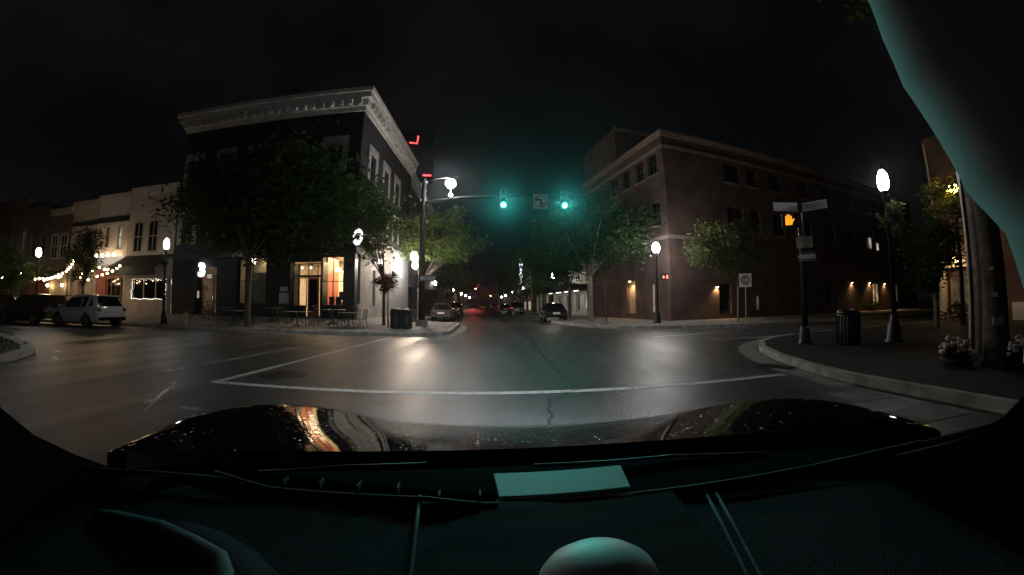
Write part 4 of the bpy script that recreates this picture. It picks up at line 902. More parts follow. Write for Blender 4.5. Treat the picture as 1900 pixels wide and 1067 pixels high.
def tree(name,label,base,crown,rad,n,size=.16,trunk=.14,m='leaf',bark='bark',fork=None,seed=1,clumps=26,group='street trees',low=None,cat='tree'):
    rng=random.Random(seed); o=thing(name,label,cat,base,0,group)
    c=(crown[0]-base[0],crown[1]-base[1],crown[2]-base[2]); fk=fork or max(1.6,c[2]-rad[2]*.9)
    mb=MB(); sw=rng.uniform(-.06,.06)
    mb.tube([(0,0,-.05),(.0,0,.1),(sw,sw*.5,fk*.5),(sw*.4,-sw,fk)],[trunk*1.5,trunk*1.12,trunk,trunk*.9],10)
    lm=MB(); cl=leaves(lm,c,rad,n,size,clumps,rng,low=low)
    for p,s in cl[:11]:
        e=Vector((c[0]+p.x*rad[0]*.9,c[1]+p.y*rad[1]*.9,c[2]+p.z*rad[2]*.9)); b=Vector((sw*.4,-sw,fk-.05)); m1=b.lerp(e,.45)+Vector((rng.uniform(-.2,.2),rng.uniform(-.2,.2),.25))
        mb.tube([tuple(b),tuple(m1),tuple(e)],[trunk*.55,trunk*.32,trunk*.10],6)
    mb.build('trunk',bark,o,True); lm.build('crown',m,o)
    return o
tree('street_tree','large dark broad street tree with forked trunk in front of the black corner building',(-11.95,17.0,.2),(-11.3,17.2,6.75),(5.6,3.0,3.0),30000,.23,.15,'leaf','bark',3.35,11,90)
tree('street_tree','dark street tree beside the grey side wall of the black building',(-5.6,20.3,.15),(-6.9,21.4,6.4),(2.1,2.0,2.4),9500,.19,.09,'leaf','bark',2.6,12,50)
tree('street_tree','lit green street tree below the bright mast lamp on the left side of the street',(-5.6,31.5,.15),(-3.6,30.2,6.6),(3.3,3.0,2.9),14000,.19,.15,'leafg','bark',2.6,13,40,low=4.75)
tree('street_tree','dark green tree beyond the lit tree on the left pavement',(-6.0,44,.15),(-4.4,44,5.4),(3.4,4,3.2),5000,.2,.15,'leafg','bark',2.4,14,30)
tree('street_tree','farther tree over the left pavement beside the distant lamps',(-6.2,62,.15),(-4.8,62,5.4),(3.8,5,3.2),4000,.25,.15,'leaf','bark',2.4,15,30)
tree('street_tree','pale trunked broad street tree at the right corner, nearest of its row',(6.95,23.3,.15),(8.0,24.8,6.5),(4.1,3.2,3.1),17000,.2,.17,'leaf','barkpale',3.0,16,44)
tree('street_tree','dark street tree in front of the white shop roof on the right',(7.9,33.2,.15),(6.4,33.2,6.2),(3.7,3.6,3.2),12000,.2,.15,'leaf','bark',2.9,17,40)
tree('street_tree','street tree by the pink brick building on the right',(7.6,46.5,.15),(6.3,46.5,5.8),(4.2,4.0,3.6),6500,.21,.14,'leafg','bark',2.4,18,36)
tree('street_tree','far dark tree beyond the theatre sign on the right',(7.7,76,.15),(6.3,78,6),(4.2,6,4),4000,.3,.15,'leaf','bark',2.4,19,30)
tree('street_tree','slender young tree with thin pale trunk before the brick wall door',(14.75,18.5,.15),(14.4,18.6,4.4),(2.7,1.7,1.8),7000,.16,.05,'leafp','barkpale',2.7,20,34)
tree('street_tree','dense low dark tree on the near right corner lawn beyond the litter bin',(17.3,8.7,.13),(17.3,8.7,3.1),(2.0,1.5,1.5),4500,.15,.10,'leaf','bark',1.4,21,30)
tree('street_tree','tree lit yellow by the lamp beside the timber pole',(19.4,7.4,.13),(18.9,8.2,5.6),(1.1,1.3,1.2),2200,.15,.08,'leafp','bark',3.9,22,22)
tree('street_tree','young dark tree in front of the pale brick shop on the left',(-24.3,17.0,.2),(-24.2,17.0,4.2),(1.25,1.1,2.0),3600,.14,.06,'leaf','bark',1.9,23,26)
tree('street_tree','dark leafy tree at the far left edge before the tan brick building',(-33.5,17.3,.2),(-33.3,17.3,3.3),(3.2,1.5,2.2),4500,.18,.1,'leaf','bark',1.4,24,30)
tree('small_tree','small ornamental tree with reddish leaves by the pair of litter bins',(-4.85,18.4,.15),(-4.95,18.5,2.55),(.75,.6,.6),900,.13,.035,'leafr','bark',1.9,25,14)
# big trunk nearest on the right with planters at its foot
bt=thing('street_tree','dark trunk nearest the car at the right edge, with small pale notices on it','tree',(8.12,3.12,.13),0,'street trees')
MB().tube([(0,0,-.05),(0,0,.15),(.03,.02,1.4),(-.02,.05,3.4),(.1,.1,5.5)],[.25,.19,.17,.15,.11],14).build('trunk','bark',bt,True)
lm=MB(); leaves(lm,(.4,-.3,6.6),(2.2,1.8,1.4),3000,.16,26,random.Random(5)); lm.build('crown','leaf',bt)
for a,z,s_ in ((200,1.2,.04),(212,.78,.075),(193,1.62,.03)):
    x,y=.19*math.cos(R(a)),.19*math.sin(R(a)); q=MB((x,y,0,R(a+90))).box(-s_,-.02,z-s_*.8,s_,.03,z+s_*.8).build('paper_notice','signgrey',bt)
def planter(label,loc,rw,seed,col):
    rng=random.Random(seed); o=thing('flower_planter',label,'planter',loc,0,'flower planters')
    MB().lathe([(.20,0),(.25,.09),(.27,.12),(.24,.13)],n=16).build('pot','pot',o,True)
    lm=MB(); leaves(lm,(0,0,.20),(rw*.9,rw*.7,.16),420,.08,14,rng,low=.1); lm.build('foliage','leaf',o)
    fl=MB()
    for i in range(60):
        a=rng.uniform(0,2*PI); r=rw*math.sqrt(rng.random())*.95; p=Vector((r*1.08*math.cos(a),r*.8*math.sin(a),.12+.30*math.sqrt(max(0,1-(r/rw)**2))+rng.uniform(-.06,.10)))
        fl.ball(tuple(p),.032*rng.uniform(.7,1.7),6,.75)
    fl.build('flowers',col,o); return o
M['flowerp']=mat('pale_pink_petal',(.58,.44,.42),.7,var=.15)
planter('potted pale pink and white flowers at the left foot of the dark trunk',(7.74,3.56,.15),.30,1,'flowerp')
planter('potted white flowers at the right foot of the dark trunk',(8.32,2.80,.15),.46,2,'flower')
def shrub(name,label,loc,rad,n,m,seed):
    o=thing(name,label,'shrub',loc); lm=MB(); leaves(lm,(0,0,rad[2]*.9),rad,n,.12,18,random.Random(seed),low=.02); lm.build('foliage',m,o)
    st=MB()
    for k in range(5): a=2*PI*k/5; st.tube([(0,0,0),(.2*math.cos(a),.2*math.sin(a),rad[2])],.015,5)
    st.build('stem','bark',o); return o
shrub('shrub','low dark clipped shrub by the lit doors of the brick building',(36,24.4,.15),(1.6,.9,.6),900,'leaf',31)
shrub('shrub','rounded dark shrub before the orange doorway',(22.6,10.2,.13),(1.1,.8,.55),700,'leaf',32)
def basket(label,loc,rad,n,m,seed):
    o=thing('hanging_basket',label,'hanging basket',loc,0,'hanging baskets'); lm=MB(); leaves(lm,(0,0,0),rad,n,.10,16,random.Random(seed)); lm.build('foliage',m,o)
    MB().lathe([(.03,-.22),(.16,-.14),(.2,0)],n=10).build('basket','pot',o); MB().tube([(0,0,-.02),(0,0,.35)],.01,5).build('chain','darkmetal',o); return o
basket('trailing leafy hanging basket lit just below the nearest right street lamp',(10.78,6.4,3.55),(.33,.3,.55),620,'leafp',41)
basket('hanging basket on the street lamp in front of the buff shop',(-17.3,16.5,3.5),(.4,.3,.3),300,'leaf',42)
basket('pale hanging basket on the far left street lamp',(-28.4,16.4,3.35),(.5,.3,.32),350,'leafp',43)

# ------------------------------------------------------------------ street furniture
def bin_(label,loc,r,h):
    o=thing('litter_bin',label,'litter bin',loc,0,'litter bins')
    b=MB().lathe([(r*.9,0),(r,.04),(r,h-.16),(r*.96,h-.14)],n=22)
    b.build('body','black',o,True)
    sl=MB()
    for k in range(22): a=2*PI*k/22; sl.box(r*math.cos(a)-.016,r*math.sin(a)-.016,.05,r*math.cos(a)+.016,r*math.sin(a)+.016,h-.17)
    sl.build('slats','darkmetal',o)
    MB().lathe([(r*1.06,h-.14),(r*1.06,h-.09),(r*.8,h),(r*.45,h+.02),(r*.4,h-.02)],n=22).build('lid','black',o,True); return o
bin_('black slatted litter bin on the left corner, left of the pair',(-4.28,17.7,.15),.26,.95)
bin_('black slatted litter bin on the left corner, right of the pair',(-3.72,17.55,.15),.26,.93)
bin_('large dark litter bin on the near right pavement beside the street lamp',(9.14,6.83,.13),.28,.95)
hy=thing('fire_hydrant','pale yellow fire hydrant on the left pavement beyond the patio tables','fire hydrant',(-15.6,16.6,.16))
MB().lathe([(.16,0),(.16,.05),(.11,.07),(.11,.45),(.15,.47),(.15,.5),(.11,.58),(.04,.64),(.03,.69)],n=14).build('body','hydrant',hy,True)
MB().tube([(-.2,0,.36),(.2,0,.36)],.05,8).tube([(0,-.2,.33),(0,0,.33)],.06,8).build('outlets','hydrant',hy)

def chair(label,loc,rz):
    o=thing('patio_chair',label,'chair',loc,rz,'black metal patio chairs')
    s=MB()
    for i in range(7): s.box(-.21+i*.063,-.21,.44,-.165+i*.063,.21,.455)
    s.box(-.22,-.22,.425,.22,-.2,.44).box(-.22,.2,.425,.22,.22,.44).build('seat','black',o)
    b=MB().tube([(-.2,.2,.45),(-.2,.27,.88),(0,.28,.93),(.2,.27,.88),(.2,.2,.45)],.013,6)
    for i in range(4): b.tube([(-.12+i*.08,.21,.47),(-.12+i*.08,.275,.9)],.009,5)
    b.build('backrest','black',o)
    for x in (-.2,.2):
        for y in (-.2,.2): MB().tube([(x,y,.43),(x*1.12,y*1.2,0)],.013,6).build('leg','black',o)
    return o
def table(label,loc,rz,wd=1.1,dp=.75):
    o=thing('patio_table',label,'table',loc,rz,'patio tables')
    bev(MB().box(-wd/2,-dp/2,.72,wd/2,dp/2,.75).build('tabletop','tabletop',o),.01)
    MB().tube([(0,0,.08),(0,0,.71)],.035,8).build('pedestal','black',o)
    for a in (45,135,225,315): MB().tube([(0,0,.12),(.32*math.cos(R(a)),.28*math.sin(R(a)),.0)],.02,6).build('leg','black',o)
    return o
c0=None
TB=[((-14.6,18.5),.9,'left of the pale hydrant door'),((-11.5,18.6),.9,'right of the forked tree trunk'),((-9.3,17.3),1.3,'nearest the kerb'),((-7.75,18.2),1.15,''),((-13.1,17.4),1.0,''),((-6.55,17.3),.8,'')]
tn=['patio table before the glowing three','patio table right of the forked trunk','patio table nearest the kerb','patio table below the bright shop window','patio table left of the forked trunk','patio table closest to the corner pier']
for (p,wd,_),nm in zip(TB,tn):
    z=zNW(*p)+.004; table('dark '+nm,(p[0],p[1],z),R(random.uniform(-6,6)),wd)
    for sx,sd_ in ((-1,'left'),(1,'right')):
        l=('black metal chair on the %s side of the '%sd_)+nm.replace('patio table ','table ')
        q=(p[0]+sx*(wd/2+.22),p[1]+random.uniform(-.1,.1),z)
        if c0 is None: c0=chair(l,q,R(90 if sx<0 else -90))
        else: dup(c0,q,R(90 if sx<0 else -90)+random.uniform(-.3,.3),l)
    dup(c0,(p[0]+.1,p[1]+.6,z),random.uniform(-.3,.3),'black metal chair behind the '+nm.replace('patio table ','table '))
# bicycles parked outside the display window
def bike(label,loc,rz):
    o=thing('bicycle',label,'bicycle',loc,rz,'parked bicycles')
    for x in (-.52,.52):
        t=MB(); t.tube([(x+.33*math.cos(2*PI*k/20),0,.34+.33*math.sin(2*PI*k/20)) for k in range(21)],.017,6,False)
        wh=t.build('wheel','rubber',o)
        s_=MB()
        for k in range(8): a=2*PI*k/8; s_.tube([(x,0,.34),(x+.32*math.cos(a),0,.34+.32*math.sin(a))],.004,4)
        s_.build('spokes','rim',wh)
    MB().tube([(-.52,0,.34),(-.05,0,.32),(.38,0,.78),(-.2,0,.8),(-.05,0,.32)],.018,6).tube([(-.52,0,.34),(-.2,0,.8),(-.23,0,.9)],.014,6).tube([(.52,0,.34),(.36,0,.85),(.33,0,.98)],.016,6).build('frame','darkmetal',o)
    MB().box(-.36,-.07,.9,-.1,.07,.95,.02).build('saddle','rubber',o); MB().tube([(.3,-.28,1.0),(.36,-.1,.98),(.36,.1,.98),(.3,.28,1.0)],.014,6).build('handlebar','rim',o)
    return o
bk=bike('bicycle parked by the display window, left one of the two',(-16.6,18.6,.42),R(25)); dup(bk,(-15.9,18.9,.45),R(10),'bicycle parked by the display window, right one of the two')

# ------------------------------------------------------------------ cars
def car(label,loc,rz,paint,kind='sedan',L=4.6,group='parked cars',tail=False,cat='car'):
    """length along x, front at +x; the body is a loft of rounded sections"""
    o=thing('parked_car',label,cat,loc,rz,group)
    h=L/2; suv=kind in('suv','van'); hw=.90 if suv else .88
    belt=.98 if suv else .86; top=1.66 if suv else 1.42; low=.24 if suv else .18
    if suv: st=[(-h,.45,.80,.74),(-h+.06,.34,.96,.84),(-h+.35,low,1.0,hw),(-.6,low,belt,hw),(.75,low,belt-.02,hw),(1.2,low,.96,hw),(h-.55,low+.02,.88,hw-.03),(h-.12,.30,.76,.80),(h,.38,.62,.66)]
    else: st=[(-h,.42,.78,.70),(-h+.07,.30,.88,.80),(-h+.5,low,.90,hw),(-.9,low,belt,hw),(.6,low,belt-.03,hw),(1.05,low,.84,hw),(h-.55,low+.02,.74,hw-.04),(h-.12,.28,.64,.78),(h,.34,.54,.64)]
    b=MB(); rows=[]
    for x,z0,z1,w_ in st:
        mz=z0+(z1-z0)*.55; rows.append([(x,-w_*.88,z0),(x,-w_*.99,z0+.12),(x,-w_,mz),(x,-w_*.97,z1-.06),(x,-w_*.86,z1),(x,0,z1+.025),(x,w_*.86,z1),(x,w_*.97,z1-.06),(x,w_,mz),(x,w_*.99,z0+.12),(x,w_*.88,z0)])
    b.grid(rows)
    for r_ in (rows[0],rows[-1]): b.add(r_,[tuple(range(11))])
    b.add([rows[0][0],rows[-1][0],rows[-1][10],rows[0][10]],[(0,1,2,3)])
    body=b.build('body',paint,o,True); md=body.modifiers.new('es','EDGE_SPLIT'); md.split_angle=R(42)
    # greenhouse (glass) + roof + pillars
    if suv: g=[(-h+.18,.98,.70,-h+.42,1.50),(-h+.42,0,0,0,0)]; prof=[(-h+.14,.99),(-h+.50,top-.07),(.25,top-.06),(1.12,.95)]
    else: prof=[(-h+.55,.89),(-h+1.25,top-.06),(.05,top-.05),(.98,.83)]
    wb,wt=hw*.93,hw*.70
    (x0,z0),(x1,z1),(x2,z2),(x3,z3)=prof
    def zline(x):
        if x<x1: return z0+(z1-z0)*(x-x0)/(x1-x0)
        if x>x2: return z2+(z3-z2)*(x-x2)/(x3-x2)
        t=(x-x1)/(x2-x1); return z1+(z2-z1)*t+.05*math.sin(PI*t)
    def yat(z): t=(z-min(z0,z3))/(top-min(z0,z3)); return wb+(wt-wb)*t
    xs_=[x0,(x0+x1)/2,x1,x1+.12]+[x1+(x2-x1)*k/8 for k in range(1,8)]+[x2-.1,x2,(x2+x3)/2,x3]; xs_=sorted(set(xs_)); rr=[]
    for x in xs_:
        zz=zline(x); zb=z0+(z3-z0)*(x-x0)/(x3-x0)-.02; y_=yat(zz)
        rr.append([(x,-wb,zb),(x,-(wb+y_)/2-.012,(zb+zz)/2),(x,-y_,zz-.03),(x,-y_*.92,zz),(x,0,zz+.03*min(1,max(0,(zz-zb)))),(x,y_*.92,zz),(x,y_,zz-.03),(x,(wb+y_)/2+.012,(zb+zz)/2),(x,wb,zb)])
    gh=MB().grid(rr).build('cabin',paint,o,True); gh.modifiers.new('es','EDGE_SPLIT').split_angle=R(40)
    def pane(pts,name='side_window'):
        for s in (-1,1):
            m_=MB(); m_.add([(x,s*(yat(z)+.022),z) for x,z in pts],[tuple(range(len(pts)))]); m_.build(name,'carglass',o)
    xm=(x1+x2)/2-.05; b_=.07; zi=lambda x:zline(x)-.10; zb_=lambda x:z0+(z3-z0)*(x-x0)/(x3-x0)+.035
    pane([(xm+.04,zb_(xm)),(x3-.16,zb_(x3)),(x2+.06,zi(x2+.06)),(xm+.04,zi(xm))])
    if suv:
        xc=x1+.38; pane([(xc+.12,zb_(xc)),(xm-.04,zb_(xm)),(xm-.04,zi(xm)),(xc-.02,zi(xc))]); pane([(x0+.30,zb_(x0)+.10),(xc-.12,zb_(xc)+.02),(xc-.24,zi(xc)-.01),(x0+.46,zi(x1)-.06)])
    else: pane([(x0+.42,zb_(x0)),(xm-.04,zb_(xm)),(xm-.04,zi(xm)),(x1+.05,zi(x1))])
    for (xa,za),(xb,zb2),nm in (((x0,z0),(x1,z1),'rear_window'),((x3,z3),(x2,z2),'windscreen')):
        d_=-.022 if xa<0 else .022; m_=MB(); p=lambda t:(xa+(xb-xa)*t+d_,za+(zb2-za)*t+.012)
        q=[(t,k) for t in (.10,.5,.93) for k in (-1,-.5,0,.5,1)]; rw_=[[(p(t)[0]+ (0.03 if xa<0 else -.03)*k*k*0,k*(wb+(yat(p(t)[1])-wb)*1.0)*.88,p(t)[1]) for k in (-1,-.5,0,.5,1)] for t in (.10,.5,.93)]
        m_.grid(rw_ if xa>0 else [r[::-1] for r in rw_]); m_.build(nm,'carglass',o)
    # wheels with arches
    xw=h-.88
    for x in (-xw,xw):
        for s in (-1,1):
            MB().lathe([(.40,-.06),(.41,0),(.39,.012)] if s>0 else [(.39,-.012),(.41,0),(.40,.06)],(x,s*(hw-.0)*.985,.36),22,'y').build('wheel_arch','rubber',o)
            wy=s*(hw-.1); ty=MB().lathe([(.20,-.11),(.30,-.12),(.335,-.09),(.34,0),(.335,.09),(.30,.12),(.20,.11)],(x,wy,.34),22,'y').build('wheel','rubber',o,True)
            rmb=MB(); rmb.lathe([(.06,0),(.06,.02)],(x,wy+s*.12,.34),10,'y')
            for k in range(5):
                a=2*PI*k/5; rmb.tube([(x,wy+s*.125,.34),(x+.2*math.cos(a),wy+s*.115,.34+.2*math.sin(a))],.026,5)
            rmb.tube([(x+.205*math.cos(2*PI*k/18),wy+s*.11,.34+.205*math.sin(2*PI*k/18)) for k in range(19)],.02,5,False).build('rim','rim',ty)
    zt=.86 if suv else .72
    for s in (-1,1):
        t=MB().box(-h-.012,s*.60,zt-.05,-h+.10,s*.82,zt+.10,.02); bev(t.build('tail_light',emis('lit_tail_glow',(1,.05,.04),1.2) if (tail and s>0) else 'tail',o),.02)
        bev(MB().box(h-.26,s*.46,.56 if not suv else .68,h-.045,s*.76,.70 if not suv else .82).build('headlight','head',o),.03)
        mi=MB().box(.78,s*(hw-.02),belt+.02,.92,s*(hw+.16),belt+.15,.02); bev(mi.build('mirror',paint,o),.02)
        for x in (.1,-.85): MB().box(x-.1,s*(hw*.985),belt-.13,x+.1,s*(hw*1.015),belt-.10).build('door_handle','chrome' if s else paint,o)
    MB().box(-h-.02,-.26,.60,-h+.03,.26,.73).build('number_plate','plate',o)
    MB().box(-h-.05,-.78,.36,-h+.15,.78,.52,.03).box(h-.18,-.7,.30,h+.02,.7,.46,.03).build('bumper','plastic' if paint=='carwhite' else paint,o)
    if suv: MB().box(-h+.02,-.7,1.58,-h+.62,.7,1.615,.0).build('spoiler',paint,o)
    return o
car('white compact SUV parked at the kerb before the red fronted shop',(-21.15,15.1,0),R(178),'carwhite','suv',4.1,cat='SUV')
car('black hatchback parked just ahead of the white SUV',(-25.9,15.2,0),R(181),'carblack','suv',4.3)
car('black estate car at the far left edge, parked ahead of the black hatchback',(-30.7,15.1,0),R(179),'carblack','suv',4.5)
car('dark saloon parked at the right kerb near the corner with its rear towards the camera',(5.45,28.6,0),R(86),'carblack','sedan',4.5)
car('dark SUV with red tail light and white plate further up the right kerb',(4.3,49.2,0),R(90),'cargrey','suv',4.6,tail=True,cat='SUV')
car('dark saloon parked beyond the dark SUV on the right',(3.2,57.5,0),R(92),'carred','sedan',4.5)
car('dark grey saloon parked on the left kerb past the signal pole',(-3.35,30.6,0),R(91),'cargrey','sedan',4.5)
car('second dark saloon parked on the left behind the dark grey one',(-3.5,37.0,0),R(89),'carblack','sedan',4.5)
car('distant saloon with two glowing tail lights stopped at the far red signals',(-.4,108,0),R(90),'carblack','sedan',4.5,tail=True)
car('far dark hatchback with lit tail light in the right lane near the red signals',(2.6,98,0),R(90),'cargrey','suv',4.2,tail=True)
car('maroon hatchback far up the left kerb near the red signals',(-3.9,52,0),R(90),'carred','suv',4.1)

# ------------------------------------------------------------------ OUR CAR: bonnet, cowl, dashboard, pillars
oc=thing('own_car','dark car interior and glossy black bonnet at the bottom of the view','car',(0,0,0))
Spx=[(-1.966,.517,.665),(-1.772,.621,.74),(-1.502,.736,.86),(-1.165,.821,1.08),(-.898,.848,1.27),(-.629,.826,1.38),(-.478,.788,1.42),(-.331,.774,1.44),(-.066,.765,1.45),(.126,.76,1.44),(.371,.754,1.41),(.712,.758,1.32),(.971,.771,1.20),(1.227,.794,1.06),(1.68,.777,.88),(2.099,.698,.76),(2.556,.563,.64),(3.116,.378,.53)]
Sil=[]
for x,z,y in Spx: k=y/1.6; Sil.append(Vector((x*k,y,H+(z-H)*k)))
# rear edge of the bonnet under the windscreen
xr=[-.80,-.76,-.70,-.62,-.52,-.42,-.33,-.22,-.05,.09,.24,.40,.52,.64,.78,.88,.95,.99]
def rear(x):
    t=abs(x-.1)/.9; y=.80-.20*t**2.2; return Vector((x,y,.975+.012*t*t))
import bisect
cols=[]
for i,s in enumerate(Sil):
    r=rear(xr[i]); 
    if r.y>s.y-.04: r=Vector((r.x,s.y-.05,s.z+.01))
    col=[]
    for j in range(9):
        t=j/8; p=r.lerp(s,t); p.z+=.005*math.sin(PI*t); col.append(p)
    d=Vector((s.x*.12,s.y,0)).normalized()
    col+= [s+d*.06+Vector((0,0,-.022)),s+d*.13+Vector((0,0,-.07)),s+d*.20+Vector((0,0,-.16)),s+d*.24+Vector((0,0,-.32)),s+d*.25+Vector((0,0,-.5))]
    cols.append([tuple(p) for p in col])
# outer flanks
cols=[[(p[0]-.03,p[1],p[2]-.25) for p in cols[0]],[(p[0]-.006,p[1],p[2]-.02) for p in cols[0]],[(p[0]-.003,p[1],p[2]-.004) for p in cols[0]]]+cols+[[(p[0]+.003,p[1],p[2]-.004) for p in cols[-1]],[(p[0]+.006,p[1],p[2]-.02) for p in cols[-1]],[(p[0]+.03,p[1],p[2]-.25) for p in cols[-1]]]
hd=MB().grid([list(r) for r in zip(*cols)]).build('bonnet','hood',oc,True)
md=hd.modifiers.new('sub','SUBSURF'); md.levels=2; md.render_levels=2
# cowl under the glass
rows=[]
for y,z in ((1.0,.80),(.80,.955),(.72,.958),(.66,.952),(.56,.948)):
    rows.append([(x,y-.22*(abs(x-.1)/.9)**2.2,z) for x in [-.95+i*.1 for i in range(21)]])
MB().grid(rows).build('cowl','plastic',oc,True)
MB().tube([(-.46,.66,.962),(-.28,.70,.972),(-.12,.715,.978)],.004,6).tube([(.1,.72,.968),(.4,.71,.965),(.62,.66,.96)],.004,6).build('wiper','darkmetal',oc,True)
# dashboard top
fe=[(-.95,.30,1.0),(-.72,.48,1.012),(-.596,.552,.987),(-.394,.60,.972),(-.187,.60,.974),(.02,.60,.961),(.26,.60,.954),(.413,.60,.949),(.664,.57,.957),(.80,.53,.975),(.897,.48,.996),(.96,.36,1.06)]
rows=[]
for t in (0,.03,.12,.3,.5,.75,1):
    rows.append([(x*(1+.05*t),y*(1-t)+.12*t,z+(.925-z)*min(1,t*1.25)**.9+(.004 if .02<t<.1 else 0)) for x,y,z in fe])
rows=[[(x,y+.004,z-.06) for x,y,z in fe]]+rows
MB().grid(rows).build('dashboard','dash',oc,True)
def dz(x,y): # height of the dashboard top
    best=min(fe,key=lambda q:abs(q[0]-x)); t=max(0,min(1,(best[1]-y)/(best[1]-.12))); return best[2]+(.925-best[2])*min(1,t*1.25)**.9
# defroster slots with ribs and pale lip
MB().grid([[(x,.603-.0*x,dz(x,.59)+.012) for x in (-.55,-.39,-.19,0,.018)],[(x,.585,dz(x,.585)+.006) for x in (-.55,-.39,-.19,0,.018)]]).build('defroster_slot','frit',oc)
for x in (-.36,-.29,-.22,-.15,-.08,-.01): MB().box(x-.0015,.585,dz(x,.59)+.004,x+.0015,.606,dz(x,.59)+.018).build('slot_rib','dashridge',oc)
MB().tube([(x,.580,dz(x,.58)+.004) for x in (-.50,-.39,-.3,-.2,-.1,0,.02)],.004,6).build('slot_lip','dashridge',oc,True)
MB().tube([(.26,.585,.957),(.41,.585,.953),(.66,.555,.960),(.80,.515,.978),(.89,.47,.998)],.005,6).build('dash_edge','dashridge',oc,True)
MB().tube([(-.70,.475,1.012),(-.596,.543,.992),(-.45,.585,.98)],.004,6).build('dash_edge','dashridge',oc,True)
for pts in ([(-.112,.59),(-.106,.5),(-.10,.42),(-.095,.3)],[(.405,.585),(.37,.46),(.335,.35),(.30,.22)],[(.425,.585),(.39,.46),(.355,.35),(.32,.22)]):
    MB().tube([(x,y,dz(x,y)+.001) for x,y in pts],.0035,6).build('dash_seam','dashridge',oc,True)
rows=[[(x,y,dz(0,y)+.0045) for x in [-.09+i*.06 for i in range(8)]] for y in (.57,.5,.44,.38,.3)]
MB().grid(rows).build('speaker_grille','grille',oc,True)
# instrument hood: outer ridge, thick inner rim, face below
o1=[(-.72,.50),(-.63,.51),(-.55,.52),(-.47,.515),(-.39,.49),(-.31,.45),(-.26,.41),(-.22,.34),(-.2,.25)]
i1=[(-.78,.435),(-.69,.435),(-.59,.44),(-.5,.44),(-.42,.42),(-.36,.40),(-.33,.37),(-.29,.30),(-.27,.2)]
zo=lambda i:.938; zi=lambda i:.958
rows=[[(x,y,.930) for x,y in [(a+.008,b+.03) for a,b in o1]],[(x,y,.940) for x,y in o1],[((a+c)/2,(b+d)/2,.958) for (a,b),(c,d) in zip(o1,i1)],[(x,y,.964) for x,y in i1],[(x-.002,y-.014,.950) for x,y in i1]]
MB().grid(rows).build('instrument_hood','dash',oc,True)
MB().tube([(x,y,.956) for x,y in i1],.014,10).build('hood_rim','dashridge',oc,True)
MB().tube([(x,y,.938) for x,y in o1],.005,8).build('hood_ridge','dashridge',oc,True)
MB().grid([[(x-.004,y-.02,.945) for x,y in i1],[(x-.02,y-.055,.895) for x,y in i1]]).build('instrument_bezel','bezel',oc,True)
MB().grid([[(x-.02,y-.055,.895) for x,y in i1],[(x-.05,y-.2,.79) for x,y in i1]]).build('instrument_face','frit',oc,True)
M['gauge']=emis('assumed_backlight',(.8,.9,1),.05)  # assumed backlight, added to brighten the bezel
MB().grid([[(x-.03,y-.10,.862) for x,y in i1[1:6]],[(x-.035,y-.13,.842) for x,y in i1[1:6]]]).build('instrument_gauge','gauge',oc,True)
# steering column stalk glints at lower left corner
for a,b_ in (((-.66,.335,.93),(-.645,.34,.925)),((-.60,.335,.915),(-.595,.335,.905))): MB().tube([a,b_],.004,6).build('key_ring','chrome',oc)
# side trims (windscreen border) left and right, right A pillar
MB().prismx([(.30,1.5),(.33,1.25),(.363,1.146),(.403,1.095),(.466,1.040),(.52,1.0),(.50,.80),(-.2,.80),(-.2,1.5)],-.76,-.70).build('side_trim','frit',oc)
MB().prismx([(.24,1.3),(.252,1.159),(.275,1.122),(.316,1.081),(.36,1.052),(.45,1.0),(.45,.80),(-.2,.80),(-.2,1.3)],.75,.80).build('side_trim','frit',oc)
pe=[(.44,2.25),(.41,2.05),(.394,1.9),(.391,1.818),(.377,1.702),(.341,1.59),(.324,1.536),(.305,1.47),(.259,1.395),(.24,1.3),(.245,1.2)]
rows=[]
for i,(y,z) in enumerate(pe):
    rows.append([(.75-dx,y-dy,z-dz_) for dx,dy,dz_ in ((-.03,-.02,0),(0,0,0),(.011,.020,0),(.019,.042,0),(.019,.068,0),(.008,.10,0),(-.018,.145,0),(-.07,.22,0),(-.16,.40,0))])
pp=MB().grid(rows).build('windscreen_pillar','pillar',oc,True)
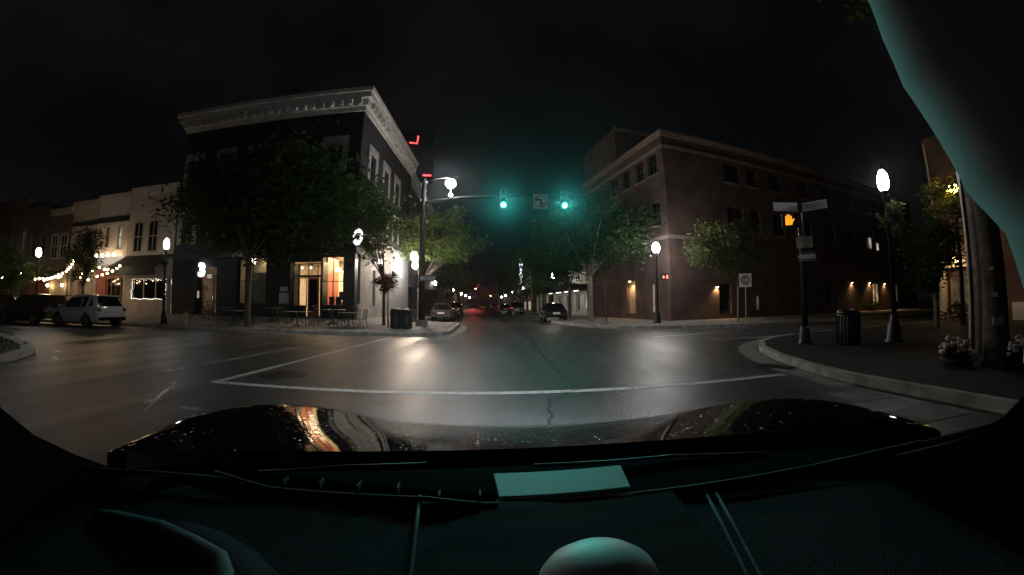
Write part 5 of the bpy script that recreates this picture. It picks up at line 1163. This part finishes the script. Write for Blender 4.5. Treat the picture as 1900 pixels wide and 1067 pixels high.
for x in (-.58,.80):
    h_=light('assumed_headlight','SPOT',(x,2.0,.68),640,(.88,.95,1),size=.06,spot=R(128),blend=1,parent=oc); h_.rotation_euler=(R(86.5),0,0)  # unseen headlights, assumed lit from the brighter road ahead
# card and sensor pod: lie on the dashboard, so things of their own
cd=thing('dash_card','pale card lying flat on the middle of the dashboard at the foot of the windscreen','card',(.141,.60,.966))
bev(MB().prism([(-.118,.0),(.120,.0),(.128,.075),(-.126,.075)],lambda x,y:-.004+y*.12,lambda x,y:y*.12).build('sheet','card',cd),.001)
pd=thing('dash_pod','smooth grey rounded pod on top of the dashboard at the bottom edge','dashboard pod',(.142,.40,.915))
MB().lathe([(.086,-.01),(.086,.010),(.080,.016),(.078,.018),(.076,.034),(.066,.052),(.048,.066),(.024,.073),(.001,.074)],n=36).build('dome','pod',pd,True)
pd.scale=(1.04,.86,1)

# ------------------------------------------------------------------ thin haze added for the halos that lens and windscreen cause
hz=MB().box(-75,-25,-1,95,215,34).build('haze','room'); hz.data.materials.clear()
hm=bpy.data.materials.new('halo_haze'); hm.use_nodes=True; nt=hm.node_tree; nt.nodes.clear()
pv=nt.nodes.new('ShaderNodeVolumePrincipled'); pv.inputs['Color'].default_value=(.85,.87,.9,1); pv.inputs['Density'].default_value=.00048; pv.inputs['Anisotropy'].default_value=.92
on=nt.nodes.new('ShaderNodeOutputMaterial'); nt.links.new(pv.outputs[0],on.inputs['Volume']); hz.data.materials.append(hm); tag(hz,'thin haze added to glow round the lamps','haze',kind='stuff')
# ------------------------------------------------------------------ render settings
sc.render.engine='CYCLES'
cy=sc.cycles; cy.use_denoising=True; cy.max_bounces=5; cy.diffuse_bounces=2; cy.glossy_bounces=3; cy.transparent_max_bounces=8; cy.transmission_bounces=3
cy.sample_clamp_indirect=4; cy.caustics_reflective=False; cy.caustics_refractive=False; cy.use_light_tree=True; cy.volume_bounces=0
try: cy.denoiser='OPENIMAGEDENOISE'
except Exception: pass
vs=sc.view_settings; sc.display_settings.display_device='sRGB'; vs.view_transform='Standard'; vs.look='None'; vs.exposure=0; vs.gamma=1
